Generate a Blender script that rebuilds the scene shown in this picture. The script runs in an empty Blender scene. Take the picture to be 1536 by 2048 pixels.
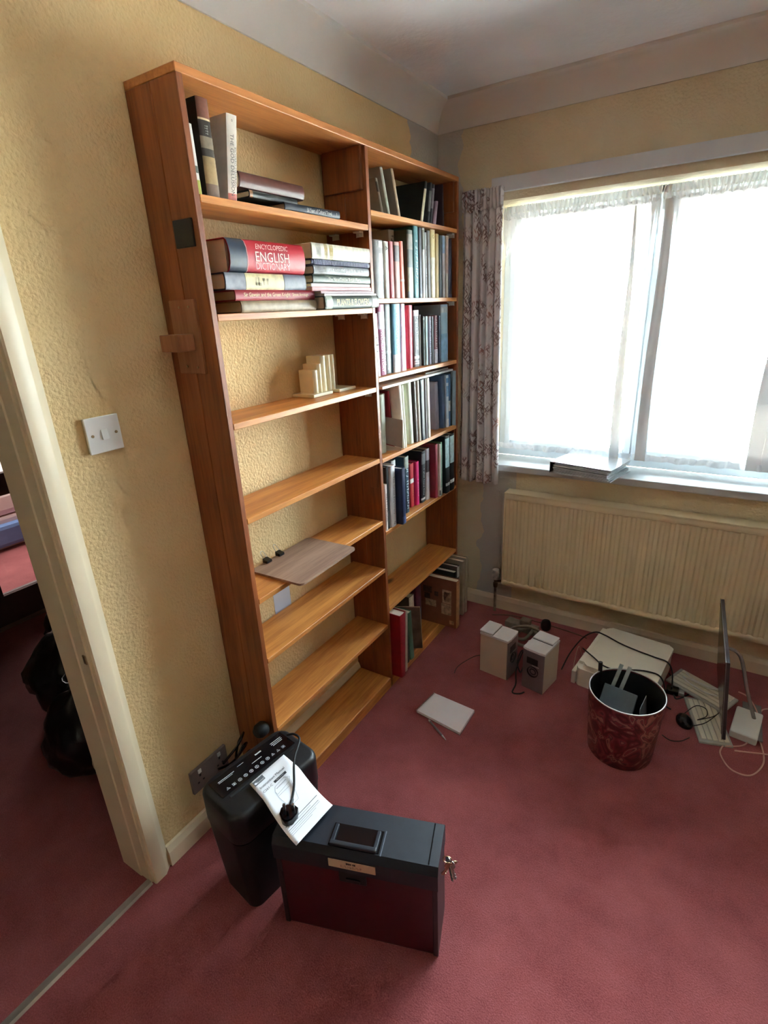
import bpy, bmesh, math, random
from mathutils import Vector, Matrix
random.seed(7)
scene = bpy.context.scene
C = scene.collection

# ------------------------------------------------------------------ camera, sky, exposure
cd = bpy.data.cameras.new('camera'); cam = bpy.data.objects.new('camera', cd); C.objects.link(cam)
cam.location = (1.26500, -2.55490, 1.60509)
cam.rotation_euler = (math.radians(69.30239), math.radians(2.58036), math.radians(31.86741))
cd.sensor_fit = 'VERTICAL'; cd.sensor_height = 24.0; cd.lens = 1067.158 * 24.0 / 2048.0
cd.clip_start = 0.02; cd.clip_end = 200
scene.camera = cam
world = bpy.data.worlds.new('sky'); scene.world = world; world.use_nodes = True
wn = world.node_tree.nodes; bg = wn['Background']
bg.inputs[0].default_value = (0.80, 0.91, 1.0, 1); bg.inputs[1].default_value = 18.0
vs = scene.view_settings
vs.view_transform = 'Standard'; vs.look = 'None'; vs.gamma = 1.0; vs.use_curve_mapping = False
vs.exposure = 1.55
scene.cycles.max_bounces = 12; scene.cycles.diffuse_bounces = 8; scene.cycles.transparent_max_bounces = 16
scene.cycles.use_denoising = True; scene.cycles.sample_clamp_indirect = 8.0
scene.cycles.caustics_reflective = False; scene.cycles.caustics_refractive = False

def area(name, loc, rot, sx, sy, power, col=(1, 1, 1), portal=False):
    l = bpy.data.lights.new(name, 'AREA'); l.shape = 'RECTANGLE'; l.size = sx; l.size_y = sy
    l.energy = power; l.color = col
    if portal: l.cycles.is_portal = True
    o = bpy.data.objects.new(name, l); C.objects.link(o); o.location = loc; o.rotation_euler = rot
    return o
WX0, WX1, WZ0, WZ1 = 0.27, 2.42, 0.85, 2.03       # window opening
area('window_portal', ((WX0+WX1)/2, 0.34, (WZ0+WZ1)/2), (math.radians(-90), 0, 0), WX1-WX0, WZ1-WZ0, 1, portal=True)
sl = bpy.data.lights.new('sun', 'SUN'); sl.energy = 70; sl.angle = math.radians(.6); sl.color = (1, .97, .92)
so_ = bpy.data.objects.new('sun', sl); C.objects.link(so_); so_.rotation_euler = (math.radians(48), 0, math.radians(-12))   # stands behind the house: lights the garden and the house opposite
# daylight of the sunny room on the far side of the hall comes in by its own window
area('far_room_daylight', (-3.6, 0.05, 1.5), (math.radians(-90), 0, 0), 1.4, 1.2, 40, (1.0, 0.93, 0.9))

# ------------------------------------------------------------------ materials
def lin(c):
    return tuple(((v/255)/12.92 if v/255 <= .04045 else ((v/255+.055)/1.055)**2.4) for v in c) + (1,)
MC = {}
def mat(name, col, rough=.6, var=.10, scale=30, bump=0.0, bscale=None, metal=0.0, spec=.5, stretch=(1, 1, 1), detail=4, coat=0.0):
    """one principled material whose colour is gently broken up by noise"""
    if name in MC: return MC[name]
    m = bpy.data.materials.new(name); m.use_nodes = True; MC[name] = m
    n, l = m.node_tree.nodes, m.node_tree.links; b = n['Principled BSDF']
    b.inputs['Roughness'].default_value = rough; b.inputs['Metallic'].default_value = metal
    b.inputs['Specular IOR Level'].default_value = spec; b.inputs['Coat Weight'].default_value = coat
    tc = n.new('ShaderNodeTexCoord'); mp = n.new('ShaderNodeMapping'); mp.inputs['Scale'].default_value = stretch
    l.new(tc.outputs['Object'], mp.inputs[0])
    no = n.new('ShaderNodeTexNoise'); no.inputs['Scale'].default_value = scale; no.inputs['Detail'].default_value = detail
    l.new(mp.outputs[0], no.inputs['Vector'])
    r = n.new('ShaderNodeValToRGB'); c = lin(col)
    r.color_ramp.elements[0].position = .3; r.color_ramp.elements[1].position = .7
    r.color_ramp.elements[0].color = tuple(max(0, v*(1-var)) for v in c[:3])+(1,)
    r.color_ramp.elements[1].color = tuple(min(1, v*(1+var)) for v in c[:3])+(1,)
    l.new(no.outputs['Fac'], r.inputs[0]); l.new(r.outputs[0], b.inputs['Base Color'])
    if bump:
        nb = n.new('ShaderNodeTexNoise'); nb.inputs['Scale'].default_value = bscale or scale; nb.inputs['Detail'].default_value = 3
        l.new(mp.outputs[0], nb.inputs['Vector'])
        bp = n.new('ShaderNodeBump'); bp.inputs['Strength'].default_value = bump; bp.inputs['Distance'].default_value = .004
        l.new(nb.outputs['Fac'], bp.inputs['Height']); l.new(bp.outputs[0], b.inputs['Normal'])
    return m

def wood(name, dark, light, axis, rough=.42, ringscale=26, knots=True):
    if name in MC: return MC[name]
    m = bpy.data.materials.new(name); m.use_nodes = True; MC[name] = m
    n, l = m.node_tree.nodes, m.node_tree.links; b = n['Principled BSDF']
    b.inputs['Roughness'].default_value = rough
    tc = n.new('ShaderNodeTexCoord'); oi = n.new('ShaderNodeObjectInfo')
    off = n.new('ShaderNodeVectorMath'); off.operation = 'MULTIPLY_ADD'; off.inputs[1].default_value = (3.1, 3.7, 2.9)
    l.new(oi.outputs['Random'], off.inputs[0]); l.new(tc.outputs['Object'], off.inputs[2])
    st = [1, 1, 1]; st['xyz'.index(axis)] = .07
    mp = n.new('ShaderNodeMapping'); mp.inputs['Scale'].default_value = st; l.new(off.outputs[0], mp.inputs[0])
    n1 = n.new('ShaderNodeTexNoise'); n1.inputs['Scale'].default_value = ringscale; n1.inputs['Detail'].default_value = 5
    n1.inputs['Distortion'].default_value = .6; l.new(mp.outputs[0], n1.inputs['Vector'])
    n2 = n.new('ShaderNodeTexNoise'); n2.inputs['Scale'].default_value = 140; n2.inputs['Detail'].default_value = 2
    l.new(mp.outputs[0], n2.inputs['Vector'])
    mx = n.new('ShaderNodeMix'); mx.inputs[0].default_value = .35
    l.new(n1.outputs['Fac'], mx.inputs[2]); l.new(n2.outputs['Fac'], mx.inputs[3])
    r = n.new('ShaderNodeValToRGB'); r.color_ramp.elements[0].position = .36; r.color_ramp.elements[1].position = .62
    r.color_ramp.elements[0].color = lin(dark); r.color_ramp.elements[1].color = lin(light)
    l.new(mx.outputs[0], r.inputs[0]); out = r.outputs[0]
    if knots:
        st2 = [1, 1, 1]; st2['xyz'.index(axis)] = .45
        mp2 = n.new('ShaderNodeMapping'); mp2.inputs['Scale'].default_value = st2; l.new(off.outputs[0], mp2.inputs[0])
        v = n.new('ShaderNodeTexVoronoi'); v.inputs['Scale'].default_value = 4.2; l.new(mp2.outputs[0], v.inputs['Vector'])
        kr = n.new('ShaderNodeValToRGB'); kr.color_ramp.elements[0].position = .035; kr.color_ramp.elements[1].position = .085
        kr.color_ramp.elements[0].color = (1, 1, 1, 1); kr.color_ramp.elements[1].color = (0, 0, 0, 1)
        l.new(v.outputs['Distance'], kr.inputs[0])
        km = n.new('ShaderNodeMix'); km.data_type = 'RGBA'; km.inputs[7].default_value = lin((88, 44, 16))
        l.new(kr.outputs[0], km.inputs[0]); l.new(out, km.inputs[6]); out = km.outputs[2]
    l.new(out, b.inputs['Base Color'])
    bp = n.new('ShaderNodeBump'); bp.inputs['Strength'].default_value = .12; bp.inputs['Distance'].default_value = .002
    l.new(n2.outputs['Fac'], bp.inputs['Height']); l.new(bp.outputs[0], b.inputs['Normal'])
    return m

def wall_paint(name, base, worn, flake=False):
    """emulsion over lumpy woodchip paper; flake: patches of bare grey plaster near the corner"""
    m = bpy.data.materials.new(name); m.use_nodes = True; MC[name] = m
    n, l = m.node_tree.nodes, m.node_tree.links; b = n['Principled BSDF']
    b.inputs['Roughness'].default_value = .75; b.inputs['Specular IOR Level'].default_value = .25
    tc = n.new('ShaderNodeTexCoord'); ob = tc.outputs['Object']
    n1 = n.new('ShaderNodeTexNoise'); n1.inputs['Scale'].default_value = 3; n1.inputs['Detail'].default_value = 6; l.new(ob, n1.inputs['Vector'])
    r = n.new('ShaderNodeValToRGB'); r.color_ramp.elements[0].position = .35; r.color_ramp.elements[1].position = .7
    r.color_ramp.elements[0].color = lin(worn); r.color_ramp.elements[1].color = lin(base); l.new(n1.outputs['Fac'], r.inputs[0])
    out = r.outputs[0]
    if flake:
        sx = n.new('ShaderNodeSeparateXYZ'); l.new(ob, sx.inputs[0])
        nn = n.new('ShaderNodeTexNoise'); nn.inputs['Scale'].default_value = 7; nn.inputs['Detail'].default_value = 5; l.new(ob, nn.inputs['Vector'])
        def mth(op, x, y, z=None):
            q = n.new('ShaderNodeMath'); q.operation = op
            for k, v in enumerate((x, y, z)):
                if v is None: continue
                if isinstance(v, (int, float)): q.inputs[k].default_value = v
                else: l.new(v, q.inputs[k])
            return q.outputs[0]
        nz = mth('MULTIPLY_ADD', nn.outputs['Fac'], .34, -.17)
        X, Z = sx.outputs[0], sx.outputs[2]
        near = mth('LESS_THAN', mth('ADD', mth('MULTIPLY_ADD', X, 2.2, mth('MULTIPLY', sx.outputs[1], -1)), nz), .24)   # bare corner
        low = mth('MULTIPLY', mth('LESS_THAN', mth('ADD', Z, nz), .86), mth('MULTIPLY', mth('GREATER_THAN', mth('ADD', X, mth('MULTIPLY', nz, .5)), .235), mth('LESS_THAN', X, .43)))
        mask = mth('MAXIMUM', mth('MULTIPLY', near, mth('GREATER_THAN', Z, 1.9)), low)
        mx = n.new('ShaderNodeMix'); mx.data_type = 'RGBA'; mx.inputs[7].default_value = lin((196, 190, 180))
        l.new(mask, mx.inputs[0]); l.new(out, mx.inputs[6]); out = mx.outputs[2]
    l.new(out, b.inputs['Base Color'])
    v = n.new('ShaderNodeTexNoise'); v.inputs['Scale'].default_value = 125; v.inputs['Detail'].default_value = 2.5; l.new(ob, v.inputs['Vector'])
    v2 = n.new('ShaderNodeTexVoronoi'); v2.inputs['Scale'].default_value = 105; l.new(ob, v2.inputs['Vector'])
    ad = n.new('ShaderNodeMath'); ad.operation = 'MULTIPLY_ADD'; ad.inputs[1].default_value = -.5; l.new(v2.outputs['Distance'], ad.inputs[0]); l.new(v.outputs['Fac'], ad.inputs[2])
    bp = n.new('ShaderNodeBump'); bp.inputs['Strength'].default_value = .6; bp.inputs['Distance'].default_value = .005
    l.new(ad.outputs[0], bp.inputs['Height']); l.new(bp.outputs[0], b.inputs['Normal'])
    return m

def carpet_mat():
    m = bpy.data.materials.new('carpet'); m.use_nodes = True; MC['carpet'] = m
    n, l = m.node_tree.nodes, m.node_tree.links; b = n['Principled BSDF']
    b.inputs['Roughness'].default_value = .95; b.inputs['Specular IOR Level'].default_value = .1
    b.inputs['Sheen Weight'].default_value = .25; b.inputs['Sheen Roughness'].default_value = .5
    tc = n.new('ShaderNodeTexCoord'); ob = tc.outputs['Object']
    n1 = n.new('ShaderNodeTexNoise'); n1.inputs['Scale'].default_value = 5; n1.inputs['Detail'].default_value = 7; n1.inputs['Roughness'].default_value = .65; l.new(ob, n1.inputs['Vector'])
    n2 = n.new('ShaderNodeTexNoise'); n2.inputs['Scale'].default_value = 260; n2.inputs['Detail'].default_value = 2; l.new(ob, n2.inputs['Vector'])
    mx = n.new('ShaderNodeMix'); mx.inputs[0].default_value = .45; l.new(n1.outputs['Fac'], mx.inputs[2]); l.new(n2.outputs['Fac'], mx.inputs[3])
    r = n.new('ShaderNodeValToRGB'); r.color_ramp.elements[0].position = .36; r.color_ramp.elements[1].position = .66
    r.color_ramp.elements[0].color = lin((122, 55, 57)); r.color_ramp.elements[1].color = lin((160, 87, 88)); l.new(mx.outputs[0], r.inputs[0])
    l.new(r.outputs[0], b.inputs['Base Color'])
    bp = n.new('ShaderNodeBump'); bp.inputs['Strength'].default_value = .6; bp.inputs['Distance'].default_value = .003
    l.new(n2.outputs['Fac'], bp.inputs['Height']); l.new(bp.outputs[0], b.inputs['Normal'])
    return m

def glass_mat():
    m = bpy.data.materials.new('window_glass'); m.use_nodes = True
    n, l = m.node_tree.nodes, m.node_tree.links; n.clear()
    o = n.new('ShaderNodeOutputMaterial'); t = n.new('ShaderNodeBsdfTransparent'); g = n.new('ShaderNodeBsdfGlossy')
    t.inputs[0].default_value = (.93, .96, .95, 1); g.inputs['Roughness'].default_value = .02
    f = n.new('ShaderNodeFresnel'); f.inputs[0].default_value = 1.45; mx = n.new('ShaderNodeMixShader')
    l.new(f.outputs[0], mx.inputs[0]); l.new(t.outputs[0], mx.inputs[1]); l.new(g.outputs[0], mx.inputs[2]); l.new(mx.outputs[0], o.inputs[0])
    return m
def sheer_mat(name, cover, col=(1, 1, 1), thru=.2, spread=.05):
    m = bpy.data.materials.new(name); m.use_nodes = True
    n, l = m.node_tree.nodes, m.node_tree.links; n.clear()
    o = n.new('ShaderNodeOutputMaterial'); t = n.new('ShaderNodeBsdfTransparent'); d = n.new('ShaderNodeBsdfDiffuse'); tr = n.new('ShaderNodeBsdfTranslucent')
    tc = n.new('ShaderNodeTexCoord'); no = n.new('ShaderNodeTexNoise'); no.inputs['Scale'].default_value = 60; l.new(tc.outputs['Object'], no.inputs['Vector'])
    mr = n.new('ShaderNodeMapRange'); mr.inputs[3].default_value = cover-spread; mr.inputs[4].default_value = cover+spread; l.new(no.outputs['Fac'], mr.inputs[0])
    for s in (d, tr): s.inputs[0].default_value = (*[.88*c for c in col], 1)
    a = n.new('ShaderNodeMixShader'); a.inputs[0].default_value = thru; l.new(d.outputs[0], a.inputs[1]); l.new(tr.outputs[0], a.inputs[2])
    x = n.new('ShaderNodeMixShader'); l.new(mr.outputs[0], x.inputs[0]); l.new(t.outputs[0], x.inputs[1]); l.new(a.outputs[0], x.inputs[2]); l.new(x.outputs[0], o.inputs[0])
    return m
def curtain_mat():
    """grey-mauve cotton printed with sprays of brown bamboo leaves"""
    m = bpy.data.materials.new('printed_curtain'); m.use_nodes = True
    n, l = m.node_tree.nodes, m.node_tree.links; b = n['Principled BSDF']; b.inputs['Roughness'].default_value = .85
    uv = n.new('ShaderNodeUVMap'); uv.uv_map = 'cloth'
    def leaves(rot, sc, thr):
        mp = n.new('ShaderNodeMapping'); mp.vector_type = 'TEXTURE'; mp.inputs['Rotation'].default_value = (0, 0, rot); mp.inputs['Scale'].default_value = (1/sc, 1/(sc*.2), 1)
        l.new(uv.outputs[0], mp.inputs[0]); v = n.new('ShaderNodeTexVoronoi'); v.inputs['Scale'].default_value = 1; v.voronoi_dimensions = '2D'; l.new(mp.outputs[0], v.inputs['Vector'])
        k = n.new('ShaderNodeMath'); k.operation = 'LESS_THAN'; k.inputs[1].default_value = thr; l.new(v.outputs['Distance'], k.inputs[0]); return k.outputs[0]
    a = leaves(.75, 88, .27); c = leaves(-.8, 92, .26); e = leaves(.1, 80, .2)
    x = n.new('ShaderNodeMath'); x.operation = 'MAXIMUM'; l.new(a, x.inputs[0]); l.new(c, x.inputs[1])
    y = n.new('ShaderNodeMath'); y.operation = 'MAXIMUM'; l.new(x.outputs[0], y.inputs[0]); l.new(e, y.inputs[1])
    no = n.new('ShaderNodeTexNoise'); no.inputs['Scale'].default_value = 9; no.noise_dimensions = '2D'; l.new(uv.outputs[0], no.inputs['Vector'])
    k = n.new('ShaderNodeValToRGB'); k.color_ramp.elements[0].position = .45; k.color_ramp.elements[1].position = .55; l.new(no.outputs['Fac'], k.inputs[0])
    z = n.new('ShaderNodeMath'); z.operation = 'MULTIPLY'; l.new(y.outputs[0], z.inputs[0]); l.new(k.outputs[0], z.inputs[1])
    nc = n.new('ShaderNodeTexNoise'); nc.inputs['Scale'].default_value = 5; l.new(uv.outputs[0], nc.inputs['Vector'])
    ink = n.new('ShaderNodeValToRGB'); ink.color_ramp.elements[0].position = .55; ink.color_ramp.elements[1].position = .62
    ink.color_ramp.elements[0].color = lin((140, 120, 118)); ink.color_ramp.elements[1].color = lin((166, 128, 118)); l.new(nc.outputs['Fac'], ink.inputs[0])
    mx = n.new('ShaderNodeMix'); mx.data_type = 'RGBA'; mx.inputs[6].default_value = lin((216, 212, 212)); l.new(z.outputs[0], mx.inputs[0]); l.new(ink.outputs[0], mx.inputs[7])
    l.new(mx.outputs[2], b.inputs['Base Color'])
    return m
def paisley_mat():
    m = bpy.data.materials.new('paisley_print'); m.use_nodes = True
    n, l = m.node_tree.nodes, m.node_tree.links; b = n['Principled BSDF']; b.inputs['Roughness'].default_value = .5
    tc = n.new('ShaderNodeTexCoord'); ob = tc.outputs['Object']
    no = n.new('ShaderNodeTexNoise'); no.inputs['Scale'].default_value = 8; no.inputs['Detail'].default_value = 1.5; no.inputs['Distortion'].default_value = 2.6; l.new(ob, no.inputs['Vector'])
    mu = n.new('ShaderNodeMath'); mu.operation = 'MULTIPLY'; mu.inputs[1].default_value = 20; l.new(no.outputs['Fac'], mu.inputs[0])
    si = n.new('ShaderNodeMath'); si.operation = 'SINE'; l.new(mu.outputs[0], si.inputs[0])
    r = n.new('ShaderNodeValToRGB'); e = r.color_ramp.elements
    e[0].position = 0; e[0].color = lin((84, 24, 34)); e[1].position = 1; e[1].color = lin((176, 122, 112))
    for p, c in ((.42, (124, 46, 54)), (.72, (146, 72, 74)), (.86, (78, 36, 46))):
        q = e.new(p); q.color = lin(c)
    mr = n.new('ShaderNodeMapRange'); mr.inputs[1].default_value = -1; l.new(si.outputs[0], mr.inputs[0]); l.new(mr.outputs[0], r.inputs[0]); l.new(r.outputs[0], b.inputs['Base Color'])
    return m

DARKW = mat('bounce_cutting_dark', (84, 66, 50), .6, .15, 6)  # dark colour for the unseen wall, chosen to cut bounced light
WALL = wall_paint('yellow_woodchip', (228, 214, 176), (220, 204, 162))
WALLL = wall_paint('lit_yellow_woodchip', (234, 208, 158), (226, 198, 145), True)  # same paint as the window wall, its lit look put into the colour
WALLC = wall_paint('backlit_yellow_woodchip_flaking', (222, 208, 178), (214, 198, 164), True)  # same paint with less yellow, the backlit look put into the colour
CEIL = mat('artex_ceiling', (236, 236, 236), .85, .03, 6, .55, 38)
COVE = mat('cove_paint', (224, 220, 214), .8, .03, 5)
CARPET = carpet_mat()
GLOSS = mat('cream_gloss_paint', (228, 212, 180), .4, .04, 8)
WHITEP = mat('white_paint', (228, 230, 230), .4, .03, 9)
UPVC = mat('white_frame', (196, 206, 212), .35, .02, 9)
RADM = mat('radiator_enamel', (218, 202, 166), .4, .04, 7)
WS = wood('shaded_side_wood', (112, 58, 26), (150, 84, 42), 'z', .45)  # the same pine darkened: shade on the sides is put into the colour
WB = wood('shelf_wood', (172, 104, 48), (212, 146, 76), 'y', .4)
WE = wood('top_wood', (160, 96, 46), (196, 128, 68), 'y', .45)
WBEECH = wood('block_wood', (136, 86, 54), (160, 106, 72), 'z', .5, knots=False)
CLIPW = wood('clipboard_wood', (132, 104, 88), (164, 134, 114), 'y', .55, knots=False)
PAGES = mat('book_pages', (214, 200, 172), .9, .10, 400, .25, 500, stretch=(.05, 1, .05))
BLACK = mat('black_plastic', (14, 14, 17), .45, .15, 40, .06, 300)
BLACKG = mat('black_gloss', (12, 12, 15), .2, .1, 30)
RUBBER = mat('black_rubber', (16, 16, 17), .6, .1, 30)
METAL = mat('steel', (190, 188, 184), .3, .05, 40, metal=1)
BRASS = mat('old_metal', (160, 140, 110), .35, .1, 40, metal=1)
WPLAS = mat('white_plastic', (226, 226, 222), .4, .02, 10)
CPLAS = mat('cream_plastic', (232, 228, 210), .4, .03, 9)
PAPER = mat('white_paper', (240, 243, 250), .7, .02, 12)
INK = mat('grey_ink', (52, 54, 62), .8, .05, 30)
INKL = mat('pale_ink', (140, 144, 156), .8, .05, 30)
WTXT = mat('white_lettering', (236, 232, 224), .6, .02, 30)

# ------------------------------------------------------------------ geometry helpers
def link(name, bm_or_me, m, parent=None, smooth=None, loc=None):
    if isinstance(bm_or_me, bmesh.types.BMesh):
        bmesh.ops.recalc_face_normals(bm_or_me, faces=bm_or_me.faces)
        me = bpy.data.meshes.new(name); bm_or_me.to_mesh(me); bm_or_me.free()
    else: me = bm_or_me
    if m is not None and not me.materials: me.materials.append(m)
    if smooth is not None:
        for p in me.polygons: p.use_smooth = True
        if smooth < 180: me.set_sharp_from_angle(angle=math.radians(smooth))
    o = bpy.data.objects.new(name, me); C.objects.link(o)
    if parent is not None: o.parent = parent
    if loc is not None: o.location = loc
    return o
def tag(o, label, cat, group=None):
    o['label'] = label; o['category'] = cat
    if group: o['group'] = group
    return o
def thing(name, label, cat, loc=(0, 0, 0), rz=0, group=None):
    o = bpy.data.objects.new(name, None); C.objects.link(o); o.empty_display_size = .05
    o.location = loc; o.rotation_euler = (0, 0, rz)
    return tag(o, label, cat, group)
def struct(o, label=None):
    o['kind'] = 'structure'
    if label: o['label'] = label
    return o
def box(bm, x0, x1, y0, y1, z0, z1, bev=0, seg=2):
    r = bmesh.ops.create_cube(bm, size=1)
    vs_ = r['verts']
    for v in vs_:
        v.co = Vector((x0+(v.co.x+.5)*(x1-x0), y0+(v.co.y+.5)*(y1-y0), z0+(v.co.z+.5)*(z1-z0)))
    if bev:
        ed = list({e for v in vs_ for e in v.link_edges})
        bmesh.ops.bevel(bm, geom=ed, offset=bev, segments=seg, affect='EDGES', profile=.6)
    return bm
def B(*a, **k):
    return box(bmesh.new(), *a, **k)
def prism(bm, pts, ax, a, b):
    """extrude a 2D outline along axis ax from a to b"""
    def p(q, t):
        return {'x': (t, q[0], q[1]), 'y': (q[0], t, q[1]), 'z': (q[0], q[1], t)}[ax]
    v0 = [bm.verts.new(p(q, a)) for q in pts]; v1 = [bm.verts.new(p(q, b)) for q in pts]
    n = len(pts)
    bm.faces.new(v0[::-1]); bm.faces.new(v1)
    for i in range(n): bm.faces.new((v0[i], v0[(i+1) % n], v1[(i+1) % n], v1[i]))
    return bm
def lathe(bm, prof, n=40, cx=0, cy=0, close=False):
    rings = []
    for r, z in prof:
        rings.append([bm.verts.new((cx+r*math.cos(2*math.pi*i/n), cy+r*math.sin(2*math.pi*i/n), z)) for i in range(n)] if r > 1e-6 else [bm.verts.new((cx, cy, z))])
    pr = list(zip(rings, rings[1:])) + ([(rings[-1], rings[0])] if close else [])
    for a, b in pr:
        for i in range(n):
            j = (i+1) % n
            if len(a) == 1 and len(b) == 1: continue
            if len(a) == 1: bm.faces.new((a[0], b[i], b[j]))
            elif len(b) == 1: bm.faces.new((a[i], b[0], a[j]))
            else: bm.faces.new((a[i], b[i], b[j], a[j]))
    return bm
def smooth_path(pts, sub=6):
    P = [Vector(p) for p in pts]; out = []
    for i in range(len(P)-1):
        p0, p1, p2, p3 = P[max(i-1, 0)], P[i], P[i+1], P[min(i+2, len(P)-1)]
        for k in range(sub):
            t = k/sub
            out.append(.5*((2*p1)+(p2-p0)*t+(2*p0-5*p1+4*p2-p3)*t*t+(3*p1-p0-3*p2+p3)*t**3))
    out.append(P[-1]); return out
def tube(bm, pts, r, n=7, sub=6):
    path = smooth_path(pts, sub) if sub else [Vector(p) for p in pts]
    rings = []; up = Vector((0, 0, 1)); 
    for i, p in enumerate(path):
        d = (path[min(i+1, len(path)-1)]-path[max(i-1, 0)]).normalized()
        a = d.cross(up)
        if a.length < .05: a = d.cross(Vector((0, 1, 0)))
        a.normalize(); b = a.cross(d)
        rr = r(i/(len(path)-1)) if callable(r) else r
        rings.append([bm.verts.new(p+rr*(math.cos(2*math.pi*k/n)*a+math.sin(2*math.pi*k/n)*b)) for k in range(n)])
    for a, b in zip(rings, rings[1:]):
        for k in range(n): bm.faces.new((a[k], a[(k+1) % n], b[(k+1) % n], b[k]))
    bm.faces.new(rings[0][::-1]); bm.faces.new(rings[-1])
    return bm
def rrect(x0, x1, y0, y1, r, n=5):
    out = []
    for cx, cy, a0 in ((x1-r, y1-r, 0), (x0+r, y1-r, 90), (x0+r, y0+r, 180), (x1-r, y0+r, 270)):
        for k in range(n+1):
            a = math.radians(a0+90*k/n); out.append((cx+r*math.cos(a), cy+r*math.sin(a)))
    return out
def text(body, h, wmax, origin, xd, yd, m, parent, name='lettering', space=1.0):
    """flat lettering: centred on origin, height h, squeezed into wmax"""
    cu = bpy.data.curves.new('txt', 'FONT'); cu.body = body; cu.align_x = 'CENTER'; cu.align_y = 'CENTER'; cu.resolution_u = 2; cu.space_character = space
    ob = bpy.data.objects.new('txt', cu)
    me = bpy.data.meshes.new_from_object(ob); bpy.data.objects.remove(ob); bpy.data.curves.remove(cu)
    xs = [v.co.x for v in me.vertices]; ys = [v.co.y for v in me.vertices]
    if not xs: return None
    w, hh = max(xs)-min(xs), max(ys)-min(ys); sy = h/hh; sx = min(sy, wmax/w) if wmax else sy
    cx, cy = (max(xs)+min(xs))/2, (max(ys)+min(ys))/2
    o, xd, yd = Vector(origin), Vector(xd).normalized(), Vector(yd).normalized()
    for v in me.vertices: v.co = o+xd*((v.co.x-cx)*sx)+yd*((v.co.y-cy)*sy)
    me.materials.clear(); me.materials.append(m)
    return link(name, me, None, parent)
def quad_patch(pts, m, parent, name):
    bm = bmesh.new(); bm.faces.new([bm.verts.new(p) for p in pts]); return link(name, bm, m, parent)

# ------------------------------------------------------------------ room shell
RX, RY, RH = 3.3, -4.6, 2.433
struct(link('floor', B(-5.2, RX+.1, RY-.1, .3, -.12, 0), CARPET), 'dark red carpet running through the doorway')
struct(link('ceiling', B(-5.2, RX+.1, RY-.1, .1, RH, RH+.12), CEIL), 'white textured ceiling')
DY0, DY1, DH = -2.79, -2.012, 2.0                     # doorway in the bookcase wall
bm = bmesh.new()
box(bm, -.11, 0, DY1+.019, 0.0, 0, RH); box(bm, -.11, 0, DY0-.019, DY1+.019, DH+.019, RH); box(bm, -.11, 0, RY, DY0-.019, 0, RH)
struct(link('wall_left', bm, WALLL), 'yellow woodchip wall behind the bookcase')
bm = bmesh.new()
box(bm, -.11, WX0, 0, .3, 0, RH); box(bm, WX1, RX, 0, .3, 0, RH); box(bm, WX0, WX1, 0, .3, 0, WZ0-.035); box(bm, WX0, WX1, 0, .3, WZ1, RH)
struct(link('wall_back', bm, WALLC), 'yellow wall around the window')
struct(link('wall_right', B(RX, RX+.1, RY, .3, 0, RH), mat('tan_wall', (168, 146, 112), .8, .06, 5))); struct(link('wall_front', B(-.11, RX, RY-.1, RY, 0, RH), DARKW))  # unseen walls, their colours darkened to lessen bounce light
# coving: a hollow quarter-round
def cove(ax, s):
    prof = [(0, RH), (0, RH-.105), (.006, RH-.105)]
    for k in range(9):
        a = math.radians(90*k/8); prof.append((.006+.075*(1-math.cos(a)), RH-.1+.082*math.sin(a)))
    prof += [(.081+.012, RH-.012), (.093, RH)]
    return prof
bm = bmesh.new(); prism(bm, cove('y', 1), 'y', RY, 0); struct(link('trim_1', bm, COVE, smooth=30), 'white coving over the bookcase')
bm = bmesh.new(); prism(bm, [(-a, z) for a, z in cove('x', 1)], 'x', 0, RX); struct(link('trim_2', bm, COVE, smooth=30), 'white coving over the window')
# skirtings
def skirt(bm, ax, a, b, t0, sgn):
    pr = [(t0, 0), (t0+sgn*.016, 0), (t0+sgn*.016, .055), (t0+sgn*.008, .075), (t0, .078)]
    return prism(bm, pr, ax, a, b)
struct(link('baseboard_left', skirt(bmesh.new(), 'y', -1.945, 0, 0, 1), GLOSS))
struct(link('baseboard_back', skirt(bmesh.new(), 'x', .02, RX, 0, -1), mat('skirting_grey', (206, 190, 164), .5, .05, 8)))
# door lining, architrave, stop
bm = bmesh.new()
box(bm, -.135, .004, DY1, DY1+.018, 0, DH+.018); box(bm, -.115, .004, DY0-.018, DY0, 0, DH+.018); box(bm, -.115, .004, DY0, DY1, DH, DH+.018)
dr = link('door_1', bm, GLOSS); struct(dr, 'cream gloss lining of the open doorway')
bm = bmesh.new(); prism(bm, [(-.134, DY1+.0005), (-.134, DY1-.003), (-.044, DY1-.003), (-.040, DY1+.0005)], 'z', 0, DH); link('door_stop', bm, GLOSS, dr)
bm = bmesh.new()
arch = [(0.002, DY1+.004), (.018, DY1+.004), (.022, DY1+.008), (.022, DY1+.042), (.019, DY1+.046), (.010, DY1+.060), (.007, DY1+.066), (0.002, DY1+.066)]
prism(bm, arch, 'z', 0, DH+.07); box(bm, .002, .022, DY0-.07, DY1+.07, DH+.006, DH+.076, .004); box(bm, .002, .022, DY0-.074, DY0-.006, 0, DH+.07, .004)
link('architrave', bm, GLOSS, dr, smooth=40)
bm = bmesh.new(); box(bm, -.012, .000, DY1-.003, DY1+.001, .80, .825); link('strike_plate', bm, BRASS, dr)
bm = bmesh.new(); prism(bm, [(-.018, 0), (-.014, .005), (.006, .006), (.012, 0)], 'y', DY0, DY1); struct(link('trim_3', bm, mat('dull_aluminium', (170, 160, 150), .4, .06, 40, metal=.7)), 'metal carpet bar across the doorway')

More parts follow.
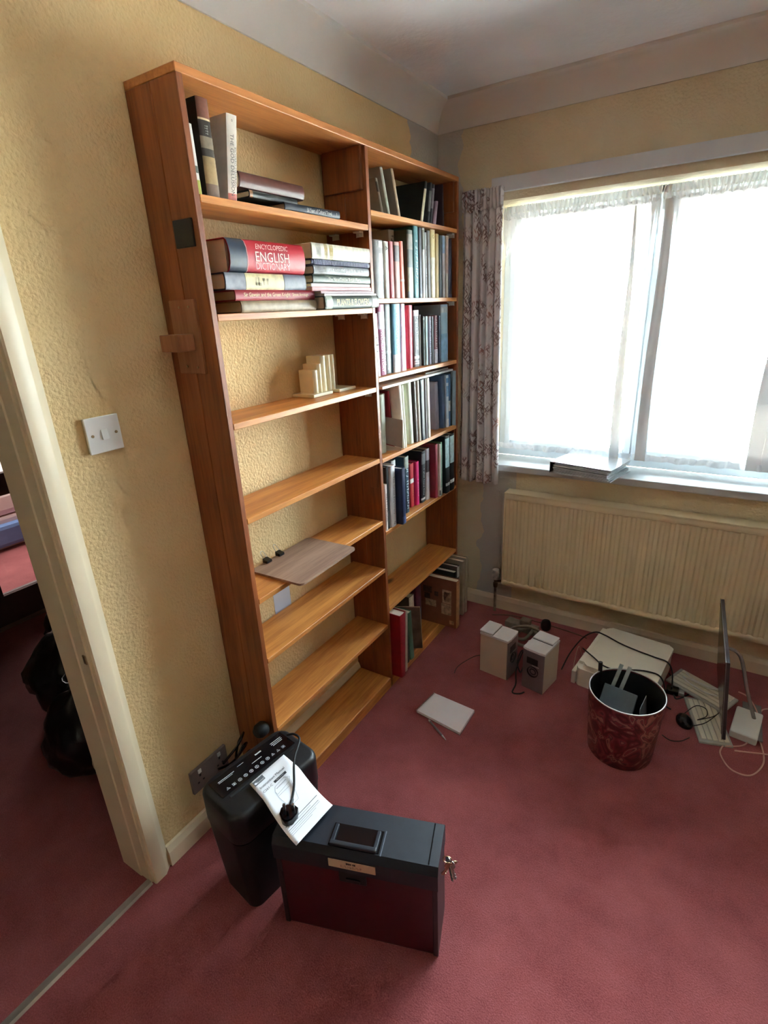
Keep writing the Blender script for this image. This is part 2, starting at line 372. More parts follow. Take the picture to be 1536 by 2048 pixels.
# ------------------------------------------------------------------ window
FY0, FY1 = .17, .235
win = bpy.data.objects.new('window_1', None); C.objects.link(win); struct(win, 'white framed three pane window')
mull = [.945, 1.70]
bm = bmesh.new()
box(bm, WX0, WX0+.03, FY0, FY1, WZ0, WZ1, .004); box(bm, WX1-.03, WX1, FY0, FY1, WZ0, WZ1, .004)
box(bm, WX0, WX1, FY0, FY1, WZ1-.03, WZ1, .004); box(bm, WX0, WX1, FY0-.01, FY1, WZ0, WZ0+.045, .004)
for mx_ in mull: box(bm, mx_-.022, mx_+.022, FY0, FY1, WZ0, WZ1, .004)
link('frame', bm, UPVC, win)
GL = glass_mat()
ed = [WX0+.03]+[v for m_ in mull for v in (m_-.022, m_+.022)]+[WX1-.03]
for i in range(3):
    a, b = ed[2*i], ed[2*i+1]; z0, z1 = WZ0+.045, WZ1-.03; w = .03
    bm = bmesh.new()
    box(bm, a, a+w, FY0-.012, FY1-.01, z0, z1, .005); box(bm, b-w, b, FY0-.012, FY1-.01, z0, z1, .005)
    box(bm, a+w, b-w, FY0-.012, FY1-.01, z0, z0+w+.006, .005); box(bm, a+w, b-w, FY0-.012, FY1-.01, z1-w, z1, .005)
    cs = link('casement', bm, UPVC, win); link('pane', B(a+w-.004, b-w+.004, .200, .206, z0+w, z1-w+.004), GL, cs)
# sill board and curtain board
struct(link('trim_4', B(WX0-.0, RX, -.045, FY0, WZ0-.035, WZ0-.002, .006, 3), mat('sill_paint', (186, 190, 192), .45, .06, 9)), 'white painted window sill board')
struct(link('trim_5', B(.27, RX, -.028, -.001, 2.062, 2.118, .003), mat('white_board', (206, 208, 212), .45, .03, 8)), 'white curtain rail board above the window')
# ------------------------------------------------------------------ outdoors
struct(link('ground', B(-30, 40, .35, 60, -2.7, -2.6), mat('pale_paving', (214, 212, 206), .95, .15, 3)), 'pale paving outside')
hs = thing('house', 'pale rendered house across the road seen through the net curtain', 'house', (0, 17, -2.6))
link('wall', B(-6, 8, 0, 7, 0, 5.6), mat('house_render', (230, 226, 218), .9, .05, 2), hs)
bm = bmesh.new(); prism(bm, [(-.5, 5.6), (7.5, 5.6), (3.5, 8.4)], 'x', -6.3, 8.3); link('roof', bm, mat('house_roof', (132, 110, 100), .8, .15, 3), hs)
for wx, ww, wz, wh in ((.60, .42, .9, 1.15), (.60, .42, 2.35, 1.1), (1.55, .9, 1.0, 1.3), (1.55, .9, 3.6, 1.2), (3.6, 1.5, 1.0, 1.3), (3.6, 1.5, 3.6, 1.2)):
    f = link('window', B(wx, wx+ww, -.06, 0, wz, wz+wh), UPVC, hs); k_ = 1 if ww < .6 else 2
    for q_ in range(k_): link('pane', B(wx+.05+q_*ww/2, wx+ww/k_-.05+q_*ww/2, -.07, -.055, wz+.05, wz+wh-.05), mat('dark_glass', (62, 74, 80), .3, .1, 2), f)

# ------------------------------------------------------------------ bookcase
BD, BY0, BY1, BH = .18, -1.603, -.168, 2.116
T = .018; YM0, YM1 = -.885, -.867
bc = thing('bookcase', 'tall open orange pine bookcase with two columns of shelves against the yellow wall', 'bookcase', (0, 0, 0))
def board(name, x0, x1, y0, y1, z0, z1, m, bev=.0015):
    bm = B(x0, x1, y0, y1, z0, z1, bev, 1); c = Vector((x0, y0, z0)); bmesh.ops.translate(bm, verts=bm.verts, vec=-c)
    return link(name, bm, m, bc, loc=c)
X0 = .003
board('top_board', X0, BD, BY0, BY1, BH-T, BH, WE)
for nm, a, b in (('side_panel', BY0, BY0+T), ('divider', YM0, YM1), ('side_panel', BY1-T, BY1)):
    board(nm, X0, X0+.088, a, b, 0, BH-T, WS); board(nm, X0+.089, BD, a, b, 0, BH-T, WS)
L0, L1, Q0, Q1 = BY0+T, YM0, YM1, BY1-T
XB = .018
LZ = [1.873, 1.615, 1.343, 1.073, .815, .602, .331]
RZ = [1.919, 1.645, 1.374, 1.066, .76, .404]
for z in LZ:
    board('shelf', XB, BD, L0+.001, L1-.001, z-.017, z, WB, .001)
for z in RZ:
    board('shelf', XB, BD, Q0+.001, Q1-.001, z-.016, z, WB, .001)
board('bottom_shelf', XB, BD-.002, L0+.001, L1-.001, .034, .052, WB); board('bottom_shelf', XB, BD-.002, Q0+.001, Q1-.001, .034, .052, WB)
board('plinth', BD-.018, BD, BY0, BY1, 0, .050, WB)
# battens under the top and under shelves
board('batten', XB, BD-.012, L1-.014, L1, 1.975, BH-T, WS); board('batten', XB, BD-.02, L0, L0+.012, 2.03, BH-T, WS); board('batten', XB, BD-.012, Q1-.012, Q1, 1.985, BH-T, WS)
board('batten', BD-.05, BD-.012, L0, L0+.012, .90, 1.054, WS); board('batten', BD-.045, BD-.01, L1-.01, L1, .955, 1.054, WS)
board('batten', BD-.045, BD-.008, Q1-.01, Q1, .93, 1.048, WS)
def bracket(x, y, z, s):
    bm = bmesh.new(); box(bm, x-.013, x+.013, y, y+s*.004, z-.034, z-.0175, .001, 1); box(bm, x-.013, x+.013, y, y+s*.022, z-.0215, z-.0175, .001, 1)
    bmesh.ops.create_cone(bm, segments=8, radius1=.003, radius2=.003, depth=.003, cap_ends=True, matrix=Matrix.Translation((x, y+s*.005, z-.028)) @ Matrix.Rotation(math.pi/2, 4, 'X'))
    link('shelf_bracket', bm, WPLAS, bc)
for z in (1.873, 1.615, 1.343):
    for x in (.045, .145): bracket(x, L1, z, -1)
for z in (1.919, 1.645): bracket(.155, Q1, z+.001, -1)
for z in (.602,):
    bm = bmesh.new()
    for zz in (.548, .578): bmesh.ops.create_uvsphere(bm, u_segments=8, v_segments=6, radius=.004, matrix=Matrix.Translation((.12, L1, zz)))
    link('shelf_peg', bm, METAL, bc)
# fittings on the door side of the case
bm = B(.099, .164, BY0-.006, BY0, 1.765, 1.825, .002); lp = link('latch_plate', bm, mat('dark_plate', (34, 36, 38), .5, .1, 60), bc); lp['label'] = 'dark square plate screwed to the side'
bp_ = link('block_plate', B(.038, .134, BY0-.008, BY0, 1.474, 1.652, .002), WBEECH, bc)
link('wooden_block', B(.046, .114, BY0-.060, BY0-.008, 1.531, 1.572, .003), WBEECH, bp_)
bm = bmesh.new()
for x, z in ((.11, 1.635), (.075, 1.635), (.11, 1.49), (.07, 1.492)):
    bmesh.ops.create_cone(bm, segments=10, radius1=.003, radius2=.003, depth=.002, cap_ends=True, matrix=Matrix.Translation((x, BY0-.0085, z)) @ Matrix.Rotation(math.pi/2, 4, 'X'))
link('screw', bm, BRASS, bp_)

# ------------------------------------------------------------------ books
def lerp(a, b, t): return a+(b-a)*t
def book(pt, T_, H, D, col, label, upright=True, title=None, tcol=None, th=.5, tpos=.5, tlen=.75, bands=(), pagecol=None, rnd=.004, soft=False, group=None, base=None, rough=.45, extra=()):
    """pt(d, s, h): d from the spine back, s across the thickness, h along the spine"""
    o = thing('book', label, 'book', base or pt(D/2, T_/2, 0), 0, group)
    off = Vector(o.location)
    P = lambda d, s, h: pt(d, s, h)-off
    t = .0012 if soft else .0028
    t = min(t, T_*.2)
    r = min(rnd, T_*.3)
    outer = [(D, 0)]; n = 6
    for k in range(n+1):
        a = math.pi*k/n; outer.append((r-r*math.sin(a), T_*(.5-.5*math.cos(a))))
    outer.append((D, T_))
    inner = [(D, t)]
    for k in range(n+1):
        a = math.pi*k/n; inner.append((r-r*math.sin(a)+t, t+(T_-2*t)*(.5-.5*math.cos(a))))
    inner.append((D, T_-t))
    bm = bmesh.new()
    lay = [([bm.verts.new(P(d, s, h)) for d, s in outer], [bm.verts.new(P(d, s, h)) for d, s in inner]) for h in (0, H)]
    (o0, i0), (o1, i1) = lay; m_ = len(outer)
    for k in range(m_-1):
        bm.faces.new((o0[k], o0[k+1], o1[k+1], o1[k])); bm.faces.new((i0[k+1], i0[k], i1[k], i1[k+1]))
        bm.faces.new((o0[k+1], o0[k], i0[k], i0[k+1])); bm.faces.new((o1[k], o1[k+1], i1[k+1], i1[k]))
    for k in (0, m_-1): bm.faces.new((o0[k], i0[k], i1[k], o1[k]))
    cm = mat('cover_%d_%d_%d' % col, col, rough, .12, 25, .05, 200, spec=.4)
    link('cover', bm, cm, o, smooth=35)
    ins = .0 if soft else .0035
    bm = bmesh.new(); e = .0004
    q = [(D-ins-.0003, t+e), (r+t+.0005, t+e), (r+t+.0005, T_-t-e), (D-ins-.0003, T_-t-e)]
    a = [bm.verts.new(P(d, s, ins+.0004)) for d, s in q]; b = [bm.verts.new(P(d, s, H-ins-.0004)) for d, s in q]
    bm.faces.new(a[::-1]); bm.faces.new(b)
    for k in range(4): bm.faces.new((a[k], a[(k+1) % 4], b[(k+1) % 4], b[k]))
    link('pages', bm, mat('pages_%d_%d_%d' % pagecol, pagecol, .9, .1, 300, .2, 400) if pagecol else PAGES, o)
    for f0, f1, bc_ in bands:
        bm = bmesh.new(); w = .0005
        ring = [[bm.verts.new(P(d-w, s, h)) for d, s in outer[1:-1]] for h in (H*f0, H*f1)]
        for k in range(len(ring[0])-1): bm.faces.new((ring[0][k], ring[0][k+1], ring[1][k+1], ring[1][k]))
        link('spine_band', bm, mat('band_%d_%d_%d' % bc_, bc_, rough, .2, 60), o, smooth=60)
    def put(body, frac, pos, ln, c, spos=.5):
        c0 = P(-.0009, T_*spos, H*pos); up = (P(0, 0, H)-P(0, 0, 0)).normalized(); ac = (P(0, T_, 0)-P(0, 0, 0)).normalized()
        tm = mat('ink_%d_%d_%d' % c, c, .6, .02, 20)
        if upright: text(body, T_*frac, H*ln, c0, -up, ac, tm, o, 'title')
        else: text(body, T_*frac, H*ln, c0, up, ac, tm, o, 'title')
    def marks(frac, pos, ln, c, spos=.5):
        bm = bmesh.new(); rn = random.Random(int(pos*97+T_*1e5)); h = H*(pos-ln/2)
        while h < H*(pos+ln/2):
            w_ = T_*frac*rn.uniform(.25, .6); a, b_ = T_*(spos-frac/2*rn.uniform(.6, 1)), T_*(spos+frac/2*rn.uniform(.6, 1))
            for (s0, s1, h0, h1) in ((a, b_, h, h+w_*.35), (a, lerp(a, b_, .35), h, h+w_)) if rn.random() < .6 else ((a, b_, h+w_*.3, h+w_*.65), (lerp(a, b_, .6), b_, h, h+w_)):
                bm.faces.new([bm.verts.new(P(-.0009, s_, h_)) for s_, h_ in ((s0, h0), (s1, h0), (s1, h1), (s0, h1))])
            h += w_*(1.5 if rn.random() < .8 else 2.6)
        link('title', bm, mat('ink_%d_%d_%d' % c, c, .6, .02, 20), o)
    if title and title[0] == '~': marks(th, tpos, tlen, tcol or (230, 226, 215))
    elif title: put(title, th, tpos, tlen, tcol or (230, 226, 215))
    for ex in extra: put(*ex)
    return o
def upright(x, yb0, yb1, yt0, yt1, z0, z1, depth, col, label, **k):
    g = .0004
    yb0, yt0, yb1, yt1 = yb0+g, yt0+g, yb1-g, yt1-g
    T_ = ((yb1-yb0)+(yt1-yt0))/2; H = z1-z0
    def pt(d, s, h): return Vector((x-d, lerp(lerp(yb0, yb1, s/T_), lerp(yt0, yt1, s/T_), h/H), z0+h))
    return book(pt, T_, H, depth, col, label, **k)
def flat(xf, y0, y1, z0, z1, depth, col, label, slope=0, twist=0, **k):
    T_ = z1-z0; H = y1-y0; ct, st = math.cos(twist), math.sin(twist)
    def pt(d, s, h):
        return Vector((xf-d*ct-(h-H/2)*st, y0+H/2+(h-H/2)*ct-d*st, z0+s))
    return book(pt, T_, H, depth, col, label, upright=False, base=pt(depth/2, 0, H/2), **k)

DS, WD = 'bay nearer the door', 'bay nearer the window'
G = 'books on the pine bookcase'
# --- door-side bay, top shelf
z = 1.8735
upright(.165, -1.5815, -1.561, -1.5825, -1.563, z, 2.014, .12, (206, 204, 200), 'thin pale paperback squeezed against the case side on the top shelf', title=None, bands=((.0, .22, (150, 160, 60)), (.32, .42, (70, 78, 70))), soft=True, group=G)
upright(.167, -1.548, -1.508, -1.544, -1.508, z, 2.072, .13, (44, 36, 30), 'old tall book with torn dark spine and brown cloth showing at the top', bands=((.80, 1.0, (104, 58, 40)), (.78, .80, (206, 186, 150)), (.0, .14, (104, 80, 62)), (.14, .42, (150, 126, 84)), (.50, .62, (128, 118, 100))), title='~', tcol=(140, 140, 136), th=.3, tpos=.68, tlen=.08, group=G)
upright(.165, -1.484, -1.455, -1.455, -1.421, z, 2.060, .13, (222, 214, 204), 'cream paperback lettered THE GOD DELUSION leaning on the top shelf', title='THE GOD DELUSION', tcol=(96, 92, 90), th=.36, tpos=.42, tlen=.72, extra=(('RICHARD DAWKINS', .22, .40, .55, (132, 126, 122), .82), ('o', .16, .93, .03, (60, 56, 54))), bands=((0, .09, (206, 120, 110)),), soft=True, rnd=.001, group=G)
flat(.176, -1.281, -1.046, z, 1.8945, .165, (50, 56, 70), 'slate blue book 50 Years of Cultural Travel lying lowest of the top shelf pile', title='50 Years of Cultural Travel', tcol=(226, 226, 224), th=.46, tpos=.6, tlen=.46, extra=(('1', .4, .93, .03, (226, 226, 224)),), twist=-.06, group=G)
flat(.150, -1.392, -1.203, 1.8945, 1.912, .135, (52, 58, 58), 'grey black old hardback in the middle of the top shelf pile', bands=((.0, .06, (150, 112, 84)),), group=G)
flat(.152, -1.422, -1.172, 1.912, 1.950, .14, (92, 54, 46), 'thick maroon brown leather book lying on top of the top shelf pile', rnd=.009, group=G, rough=.35)
# --- door-side bay, second shelf, piled flat
z = 1.6155
flat(.186, -1.505, -1.200, z, 1.6445, .16, (140, 116, 88), 'frayed tan cloth book at the bottom of the dictionary pile', rnd=.006, bands=((.02, .98, (158, 140, 114)),), group=G)
flat(.184, -1.520, -1.203, 1.6445, 1.6705, .16, (150, 36, 48), 'red book Sir Gawain and the Green Knight under the blue and cream volume', title='Sir Gawain and the Green Knight', tcol=(240, 214, 170), th=.5, tpos=.37, tlen=.56, extra=(('Simon Armitage', .42, .79, .22, (240, 214, 170)),), group=G)
flat(.184, -1.548, -1.238, 1.6705, 1.7105, .16, (44, 46, 54), 'black volume with grey blue and cream marbled spine below the dictionary', bands=((.005, .22, (132, 136, 148)), (.225, .69, (214, 200, 156)), (.70, .99, (112, 118, 134))), title='~', tcol=(176, 164, 132), th=.55, tpos=.42, tlen=.16, group=G)
flat(.186, -1.523, -1.236, 1.7105, 1.790, .165, (176, 36, 52), 'thick red ENGLISH DICTIONARY with navy end lying on the second shelf', rnd=.016, bands=((.0, .2, (28, 44, 66)), (.205, .21, (230, 220, 215))), title='ENGLISH', tcol=(244, 222, 214), th=.3, tpos=.53, tlen=.46, extra=(('ENCYCLOPEDIC', .15, .53, .46, (240, 200, 190), .80), ('DICTIONARY', .22, .53, .46, (244, 206, 206), .22)), group=G)
flat(.216, -1.194, -.896, z, 1.6535, .19, (72, 84, 78), 'PLANTS & FLOWERS book jutting out under the magazines', title='PLANTS & FLOWERS', tcol=(238, 232, 170), th=.5, tpos=.49, tlen=.60, bands=((.02, .12, (190, 200, 190)), (.86, .97, (168, 176, 172))), rnd=.008, group=G)
for i, (x, a, b, z0, z1, c, lb) in enumerate(((.210, -1.190, -.904, 1.654, 1.660, (226, 226, 228), 'thin white magazine lying directly on the plants and flowers book'), (.200, -1.192, -.906, 1.6605, 1.668, (196, 168, 176), 'thin mauve magazine second up in the flat pile'), (.186, -1.215, -.897, 1.6685, 1.680, (226, 176, 182), 'pink edged magazine under the British flora book'), (.183, -1.214, -.899, 1.6805, 1.690, (232, 226, 226), 'white and rose magazine just under the British flora book'))):
    flat(x, a, b, z0, z1, .165, c, lb, rnd=.0008, soft=True, group=G)
flat(.183, -1.203, -.894, 1.6905, 1.7145, .16, (40, 52, 44), 'dark green book The New Concise British Flora in the flat pile', title='The New Concise British Flora', tcol=(222, 224, 214), th=.4, tpos=.52, tlen=.66, bands=((0.0, 1.0, (62, 76, 66)),), group=G)
flat(.182, -1.195, -.897, 1.715, 1.740, .16, (72, 72, 78), 'grey spined book with white lettering above the British flora', title='~', tcol=(236, 236, 238), th=.42, tpos=.55, tlen=.6, bands=((0, .98, (152, 156, 162)), (.02, .2, (206, 208, 210))), group=G)
o = flat(.180, -1.199, -.889, 1.7405, 1.757, .15, (54, 54, 92), 'navy comb bound book between the grey book and the cream one', rnd=.006, group=G)
bm = bmesh.new()
for k in range(46):
    y = -1.19+k*.0064; box(bm, .1785, .1815, y, y+.003, 1.742, 1.7555)
bmesh.ops.translate(bm, verts=bm.verts, vec=-Vector(o.location)); link('comb_binding', bm, mat('comb_blue', (64, 64, 112), .35, .05, 20), o)
flat(.182, -1.196, -.888, 1.7575, 1.800, .17, (222, 216, 190), 'thick cream paperback with yellow squares topping the flat pile', rnd=.003, soft=True, bands=((0, 1, (232, 228, 210)), (.06, .14, (196, 192, 190)), (.19, .24, (206, 178, 74)), (.27, .33, (214, 188, 84))), group=G)

def row(xs, z0, zone, items):
    for it in items:
        x, b0, b1, t0, t1, z1, dep, col, lab = it[:9]
        upright(x, b0, b1, t0, t1, z0+.0005, z1, dep, col, lab, group=G, **(it[9] if len(it) > 9 else {}))
W, Dk = (232, 230, 222), (30, 30, 32)
# --- window-side bay, top shelf (books slumped in a lean)
row(0, 1.919, 0, [
 (.165, -.772, -.756, -.806, -.790, 2.022, .15, (120, 108, 92), 'grey brown thin book slumped against the divider on the top shelf', dict(bands=((.62, .9, (60, 56, 46)),))),
 (.165, -.727, -.712, -.772, -.755, 2.060, .15, (138, 134, 122), 'tall pale sage book leaning on the top shelf', dict(bands=((0, .98, (196, 208, 196)),))),
 (.150, -.704, -.684, -.740, -.722, 2.046, .13, (110, 90, 72), 'brown softback leaning third on the top shelf', dict(soft=True)),
 (.165, -.655, -.638, -.699, -.684, 2.066, .15, (128, 118, 104), 'grey book with cream edge leaning last of its slumped row', dict(bands=((0, 1, (206, 190, 160)),))),
 (.165, -.490, -.468, -.444, -.425, 2.064, .155, (34, 46, 48), 'big dark teal hardback showing its cover and leaning towards the window', dict(bands=((.0, .82, (206, 200, 172)),), rnd=.002)),
 (.165, -.430, -.411, -.400, -.381, 2.066, .15, (38, 44, 50), 'black slim book tilted beside the big teal hardback', dict(bands=((.3, .8, (112, 118, 118)),))),
 (.163, -.404, -.386, -.374, -.354, 2.064, .15, (42, 42, 50), 'charcoal slim book between the black one and the lilac one', dict(bands=((.4, .9, (122, 118, 126)),))),
 (.165, -.379, -.352, -.352, -.330, 2.008, .13, (150, 128, 142), 'short lilac book standing before the dark slim ones'),
 (.165, -.295, -.274, -.298, -.284, 2.074, .15, (62, 48, 62), 'dark plum thin book alone near the window end of the top shelf')])
# --- window-side bay, second shelf
row(0, 1.645, 0, [
 (.165, -.838, -.770, -.836, -.770, 1.835, .05, (66, 74, 94), 'navy biography with a black and white photograph round its spine', dict(rnd=.006, bands=((0, 1, (128, 128, 130)), (.42, .78, (206, 206, 206)), (.05, .3, (84, 86, 92)), (.88, .98, (216, 214, 212))))),
 (.165, -.768, -.736, -.768, -.735, 1.834, .05, (196, 200, 190), 'pale grey green spine next to the photograph spine', dict(extra=(('A', .5, .88, .08, (60, 60, 60)),))),
 (.165, -.734, -.699, -.734, -.702, 1.837, .05, (158, 30, 44), 'crimson spine fourth book on the second shelf'),
 (.165, -.698, -.656, -.698, -.656, 1.837, .05, (160, 110, 100), 'dusty pink book with a dark picture high on its spine', dict(bands=((.66, .94, (62, 40, 40)),))),
 (.165, -.655, -.622, -.654, -.630, 1.842, .05, (226, 112, 88), 'orange red spine in front of the tall grey volume', dict(bands=((.3, .34, (240, 190, 170)),))),
 (.112, -.640, -.603, -.640, -.600, 1.887, .095, (184, 178, 170), 'tall grey volume standing behind the row of shorter spines', dict(title='~', tcol=(90, 88, 86), th=.5, tpos=.85, tlen=.15)),
 (.165, -.601, -.552, -.597, -.552, 1.885, .15, (66, 74, 62), 'thick olive book with a mottled picture spine', dict(bands=((.1, .46, (112, 104, 72)), (.72, .94, (116, 104, 92)), (.0, .1, (84, 86, 92))))),
 (.165, -.548, -.508, -.548, -.509, 1.902, .15, (46, 116, 124), 'teal tall book with pale lettering down its spine', dict(title='~', tcol=(190, 226, 230), th=.4, tpos=.5, tlen=.6)),
 (.165, -.506, -.479, -.506, -.480, 1.900, .15, (44, 46, 60), 'navy plain tall book right beside the teal one'),
 (.165, -.478, -.455, -.477, -.454, 1.901, .15, (206, 210, 206), 'white tall book with grey flecked top beside the navy plain one', dict(bands=((.7, .97, (120, 122, 110)),))),
 (.165, -.454, -.437, -.453, -.439, 1.887, .15, (216, 220, 220), 'slim white book speckled with dark letters', dict(title='~', tcol=(70, 70, 70), th=.55, tpos=.5, tlen=.6)),
 (.165, -.434, -.400, -.436, -.408, 1.895, .145, (84, 74, 62), 'dull brown book between the white pair and the yellow one'),
 (.165, -.399, -.363, -.405, -.362, 1.902, .15, (232, 214, 150), 'cream yellow wide spine fading to white below', dict(bands=((0, .6, (238, 230, 204)),), extra=(('O', .35, .9, .1, (150, 120, 50)),))),
 (.165, -.360, -.328, -.359, -.328, 1.890, .15, (204, 178, 116), 'tan spine beside the cream yellow one'),
 (.165, -.327, -.290, -.327, -.297, 1.886, .145, (36, 48, 44), 'blackish green book just before two white ones'),
 (.165, -.289, -.270, -.296, -.270, 1.888, .15, (222, 226, 232), 'white spine with a sky blue top on the second shelf', dict(bands=((.72, .99, (172, 204, 232)),))),
 (.165, -.258, -.237, -.258, -.234, 1.890, .15, (226, 220, 208), 'ivory spine with a rosy edge near the shelf end', dict(bands=((.4, .98, (220, 196, 184)),))),
 (.165, -.234, -.198, -.230, -.201, 1.880, .145, (38, 42, 66), 'midnight blue last thick book on the second shelf', dict(bands=((.0, .06, (70, 74, 100)),)))])
# --- window-side bay, third shelf
row(0, 1.374, 0, [
 (.160, -.840, -.815, -.842, -.823, 1.596, .14, (232, 230, 228), 'thin white book with tiny dark marks at the divider end of the third shelf', dict(bands=((.5, .52, (60, 60, 60)), (.62, .635, (70, 70, 70)), (.4, .41, (70, 70, 70))))),
 (.156, -.808, -.766, -.812, -.766, 1.6265, .14, (152, 72, 112), 'plum DICTIONARY OF WORLD HISTORY with a pale picture top', dict(bands=((.66, .9, (200, 196, 214)),), extra=(('WORLD HISTORY', .32, .34, .58, (238, 214, 228), .36), ('DICTIONARY OF', .22, .34, .5, (238, 214, 228), .74)))),
 (.150, -.764, -.716, -.762, -.712, 1.6265, .135, (26, 30, 36), 'wide black book beside the blue encyclopedia', dict(bands=((.3, .34, (90, 96, 98)),))),
 (.158, -.715, -.659, -.710, -.650, 1.6265, .14, (104, 168, 196), 'sky blue ENCYCLOPEDIA with white lower spine', dict(title='ENCYCLOPEDIA', tcol=(226, 240, 246), th=.3, tpos=.62, tlen=.6, bands=((0, .27, (206, 218, 222)),), rnd=.006)),
 (.157, -.656, -.614, -.648, -.616, 1.6265, .14, (222, 176, 198), 'pale pink book next to the blue encyclopedia', dict(bands=((0, 1, (226, 190, 208)),))),
 (.146, -.569, -.540, -.572, -.533, 1.620, .13, (206, 82, 100), 'coral red spine standing beside the thesaurus', dict(rnd=.006)),
 (.140, -.515, -.469, -.516, -.470, 1.600, .12, (122, 120, 122), "grey Roget's Thesaurus with a white cap", dict(title="Roget's Thesaurus", tcol=(238, 238, 238), th=.5, tpos=.6, tlen=.58, bands=((.9, 1, (232, 232, 232)), (.05, .07, (226, 226, 226)), (.09, .105, (226, 226, 226)), (.15, .2, (230, 230, 230))))),
 (.140, -.468, -.455, -.468, -.456, 1.582, .12, (172, 172, 170), 'light grey slim volume touching the thesaurus'),
 (.149, -.454, -.434, -.455, -.437, 1.574, .12, (40, 52, 46), 'blackish green small book next to the light grey slim volume', dict(bands=((.93, .97, (110, 120, 110)),))),
 (.151, -.432, -.412, -.435, -.413, 1.574, .12, (188, 218, 220), 'ice blue thin paperback on the third shelf'),
 (.155, -.411, -.388, -.411, -.389, 1.573, .12, (146, 142, 164), 'lavender grey paperback lettered down its spine', dict(title='~', tcol=(220, 216, 230), th=.5, tpos=.55, tlen=.75)),
 (.155, -.386, -.362, -.387, -.363, 1.572, .12, (28, 28, 34), 'black small paperback between lavender and red and white ones'),
 (.155, -.360, -.325, -.360, -.326, 1.575, .12, (110, 36, 44), 'dark red book with white half lettered down the spine', dict(title='~', tcol=(240, 232, 226), th=.35, tpos=.58, tlen=.7, bands=((0, .3, (176, 170, 178)),))),
 (.160, -.324, -.308, -.326, -.309, 1.573, .12, (42, 48, 74), 'navy small book beside the tall pale blue one'),
 (.166, -.305, -.238, -.306, -.240, 1.618, .14, (164, 196, 212), 'tall pale blue mottled book ending the third shelf', dict(bands=((.0, .5, (128, 170, 200)), (.86, .96, (186, 200, 204))), rnd=.008)),
])
o = upright(.0155, -.600, -.2, -.600, -.2, 1.3745, 1.624, .009, (30, 34, 40), 'flat dark board standing behind the third shelf row', soft=True)  # one dark flat board set upright behind this row of books
# --- window-side bay, fourth shelf
row(0, 1.066, 0, [
 (.138, -.800, -.760, -.800, -.754, 1.300, .12, (188, 196, 180), 'pale grey green thick spine at the divider end of the fourth shelf', dict(rnd=.008)),
 (.135, -.706, -.692, -.735, -.722, 1.306, .12, (138, 40, 56), 'maroon hardback showing its cover behind the grey notebook'),
 (.176, -.690, -.679, -.718, -.697, 1.326, .15, (232, 230, 220), 'white tall book leaning just before its white twin on the fourth shelf'),
 (.176, -.676, -.662, -.694, -.679, 1.323, .15, (226, 224, 208), 'ivory slim tall book leaning against the pale sage one'),
 (.165, -.615, -.578, -.630, -.592, 1.3255, .15, (186, 192, 170), 'pale sage book with a rounded leaning spine', dict(rnd=.008)),
 (.172, -.577, -.556, -.590, -.569, 1.3255, .15, (66, 52, 48), 'dark chocolate book between sage and cream spines'),
 (.176, -.555, -.534, -.567, -.546, 1.3255, .15, (178, 168, 152), 'putty grey cloth spine beside the dark chocolate book', dict(rnd=.006)),
 (.178, -.532, -.500, -.544, -.506, 1.3255, .15, (36, 44, 48), 'charcoal wide book on the fourth shelf', dict()),
 (.180, -.498, -.486, -.504, -.492, 1.3255, .15, (158, 160, 158), 'mid grey slim book next to the charcoal wide one'),
 (.180, -.485, -.473, -.491, -.479, 1.3255, .15, (98, 92, 78), 'olive drab slim book beside the mid grey one'),
 (.180, -.472, -.455, -.478, -.462, 1.3255, .15, (236, 234, 226), 'bright white slim book at the gap before the mauve spine'),
 (.138, -.316, -.281, -.327, -.294, 1.288, .12, (128, 118, 130), 'mauve grey shorter spine set back on the fourth shelf'),
 (.155, -.279, -.250, -.291, -.258, 1.312, .14, (52, 72, 104), 'steel blue wide spine after the mauve one'),
 (.162, -.249, -.228, -.254, -.230, 1.310, .14, (196, 214, 226), 'white and blue patchy spine on the fourth shelf', dict(bands=((.0, .16, (226, 230, 232)), (.6, .8, (120, 160, 200)), (.86, .95, (90, 140, 190))))),
 (.162, -.227, -.211, -.229, -.209, 1.312, .14, (64, 104, 152), 'bright blue slim spine beside the patchy one', dict(bands=((.3, .5, (210, 216, 216)),))),
 (.164, -.208, -.1945, -.208, -.194, 1.325, .14, (36, 52, 58), 'black teal book second from the end of the fourth shelf')])
upright(.178, -.1935, -.1870, -.1930, -.1868, 1.0665, 1.325, .15, (138, 162, 180), 'pale steel blue last book of the fourth shelf', group=G)
# leaning grey notebook in the gap
nb = thing('notebook', 'grey softcover notebook propped open on its edge between two spines', 'notebook', (.108, -.738, 1.0665))
bm = bmesh.new()
def sheet(bm, q, th):
    q = [Vector(p) for p in q]; nrm = (q[1]-q[0]).cross(q[3]-q[0]).normalized()*th
    a = [bm.verts.new(p) for p in q]; b = [bm.verts.new(p+nrm) for p in q]
    bm.faces.new(a[::-1]); bm.faces.new(b)
    for k in range(4): bm.faces.new((a[k], a[(k+1) % 4], b[(k+1) % 4], b[k]))
sheet(bm, [(-.03, -.028, .045), (.075, .022, .010), (.080, .024, .125), (-.03, -.024, .148)], .004); link('front_cover', bm, mat('grey_card', (150, 142, 134), .7, .06, 30), nb)
bm = bmesh.new(); sheet(bm, [(-.028, -.022, .047), (.073, .027, .012), (.077, .029, .123), (-.028, -.018, .146)], .008); link('pages', bm, PAGES, nb)
bm = bmesh.new(); sheet(bm, [(-.02, -.034, .003), (.074, .014, .0005), (.072, .02, .009), (-.028, -.03, .038)], .003); link('back_cover', bm, mat('pale_card', (184, 172, 158), .7, .06, 30), nb)
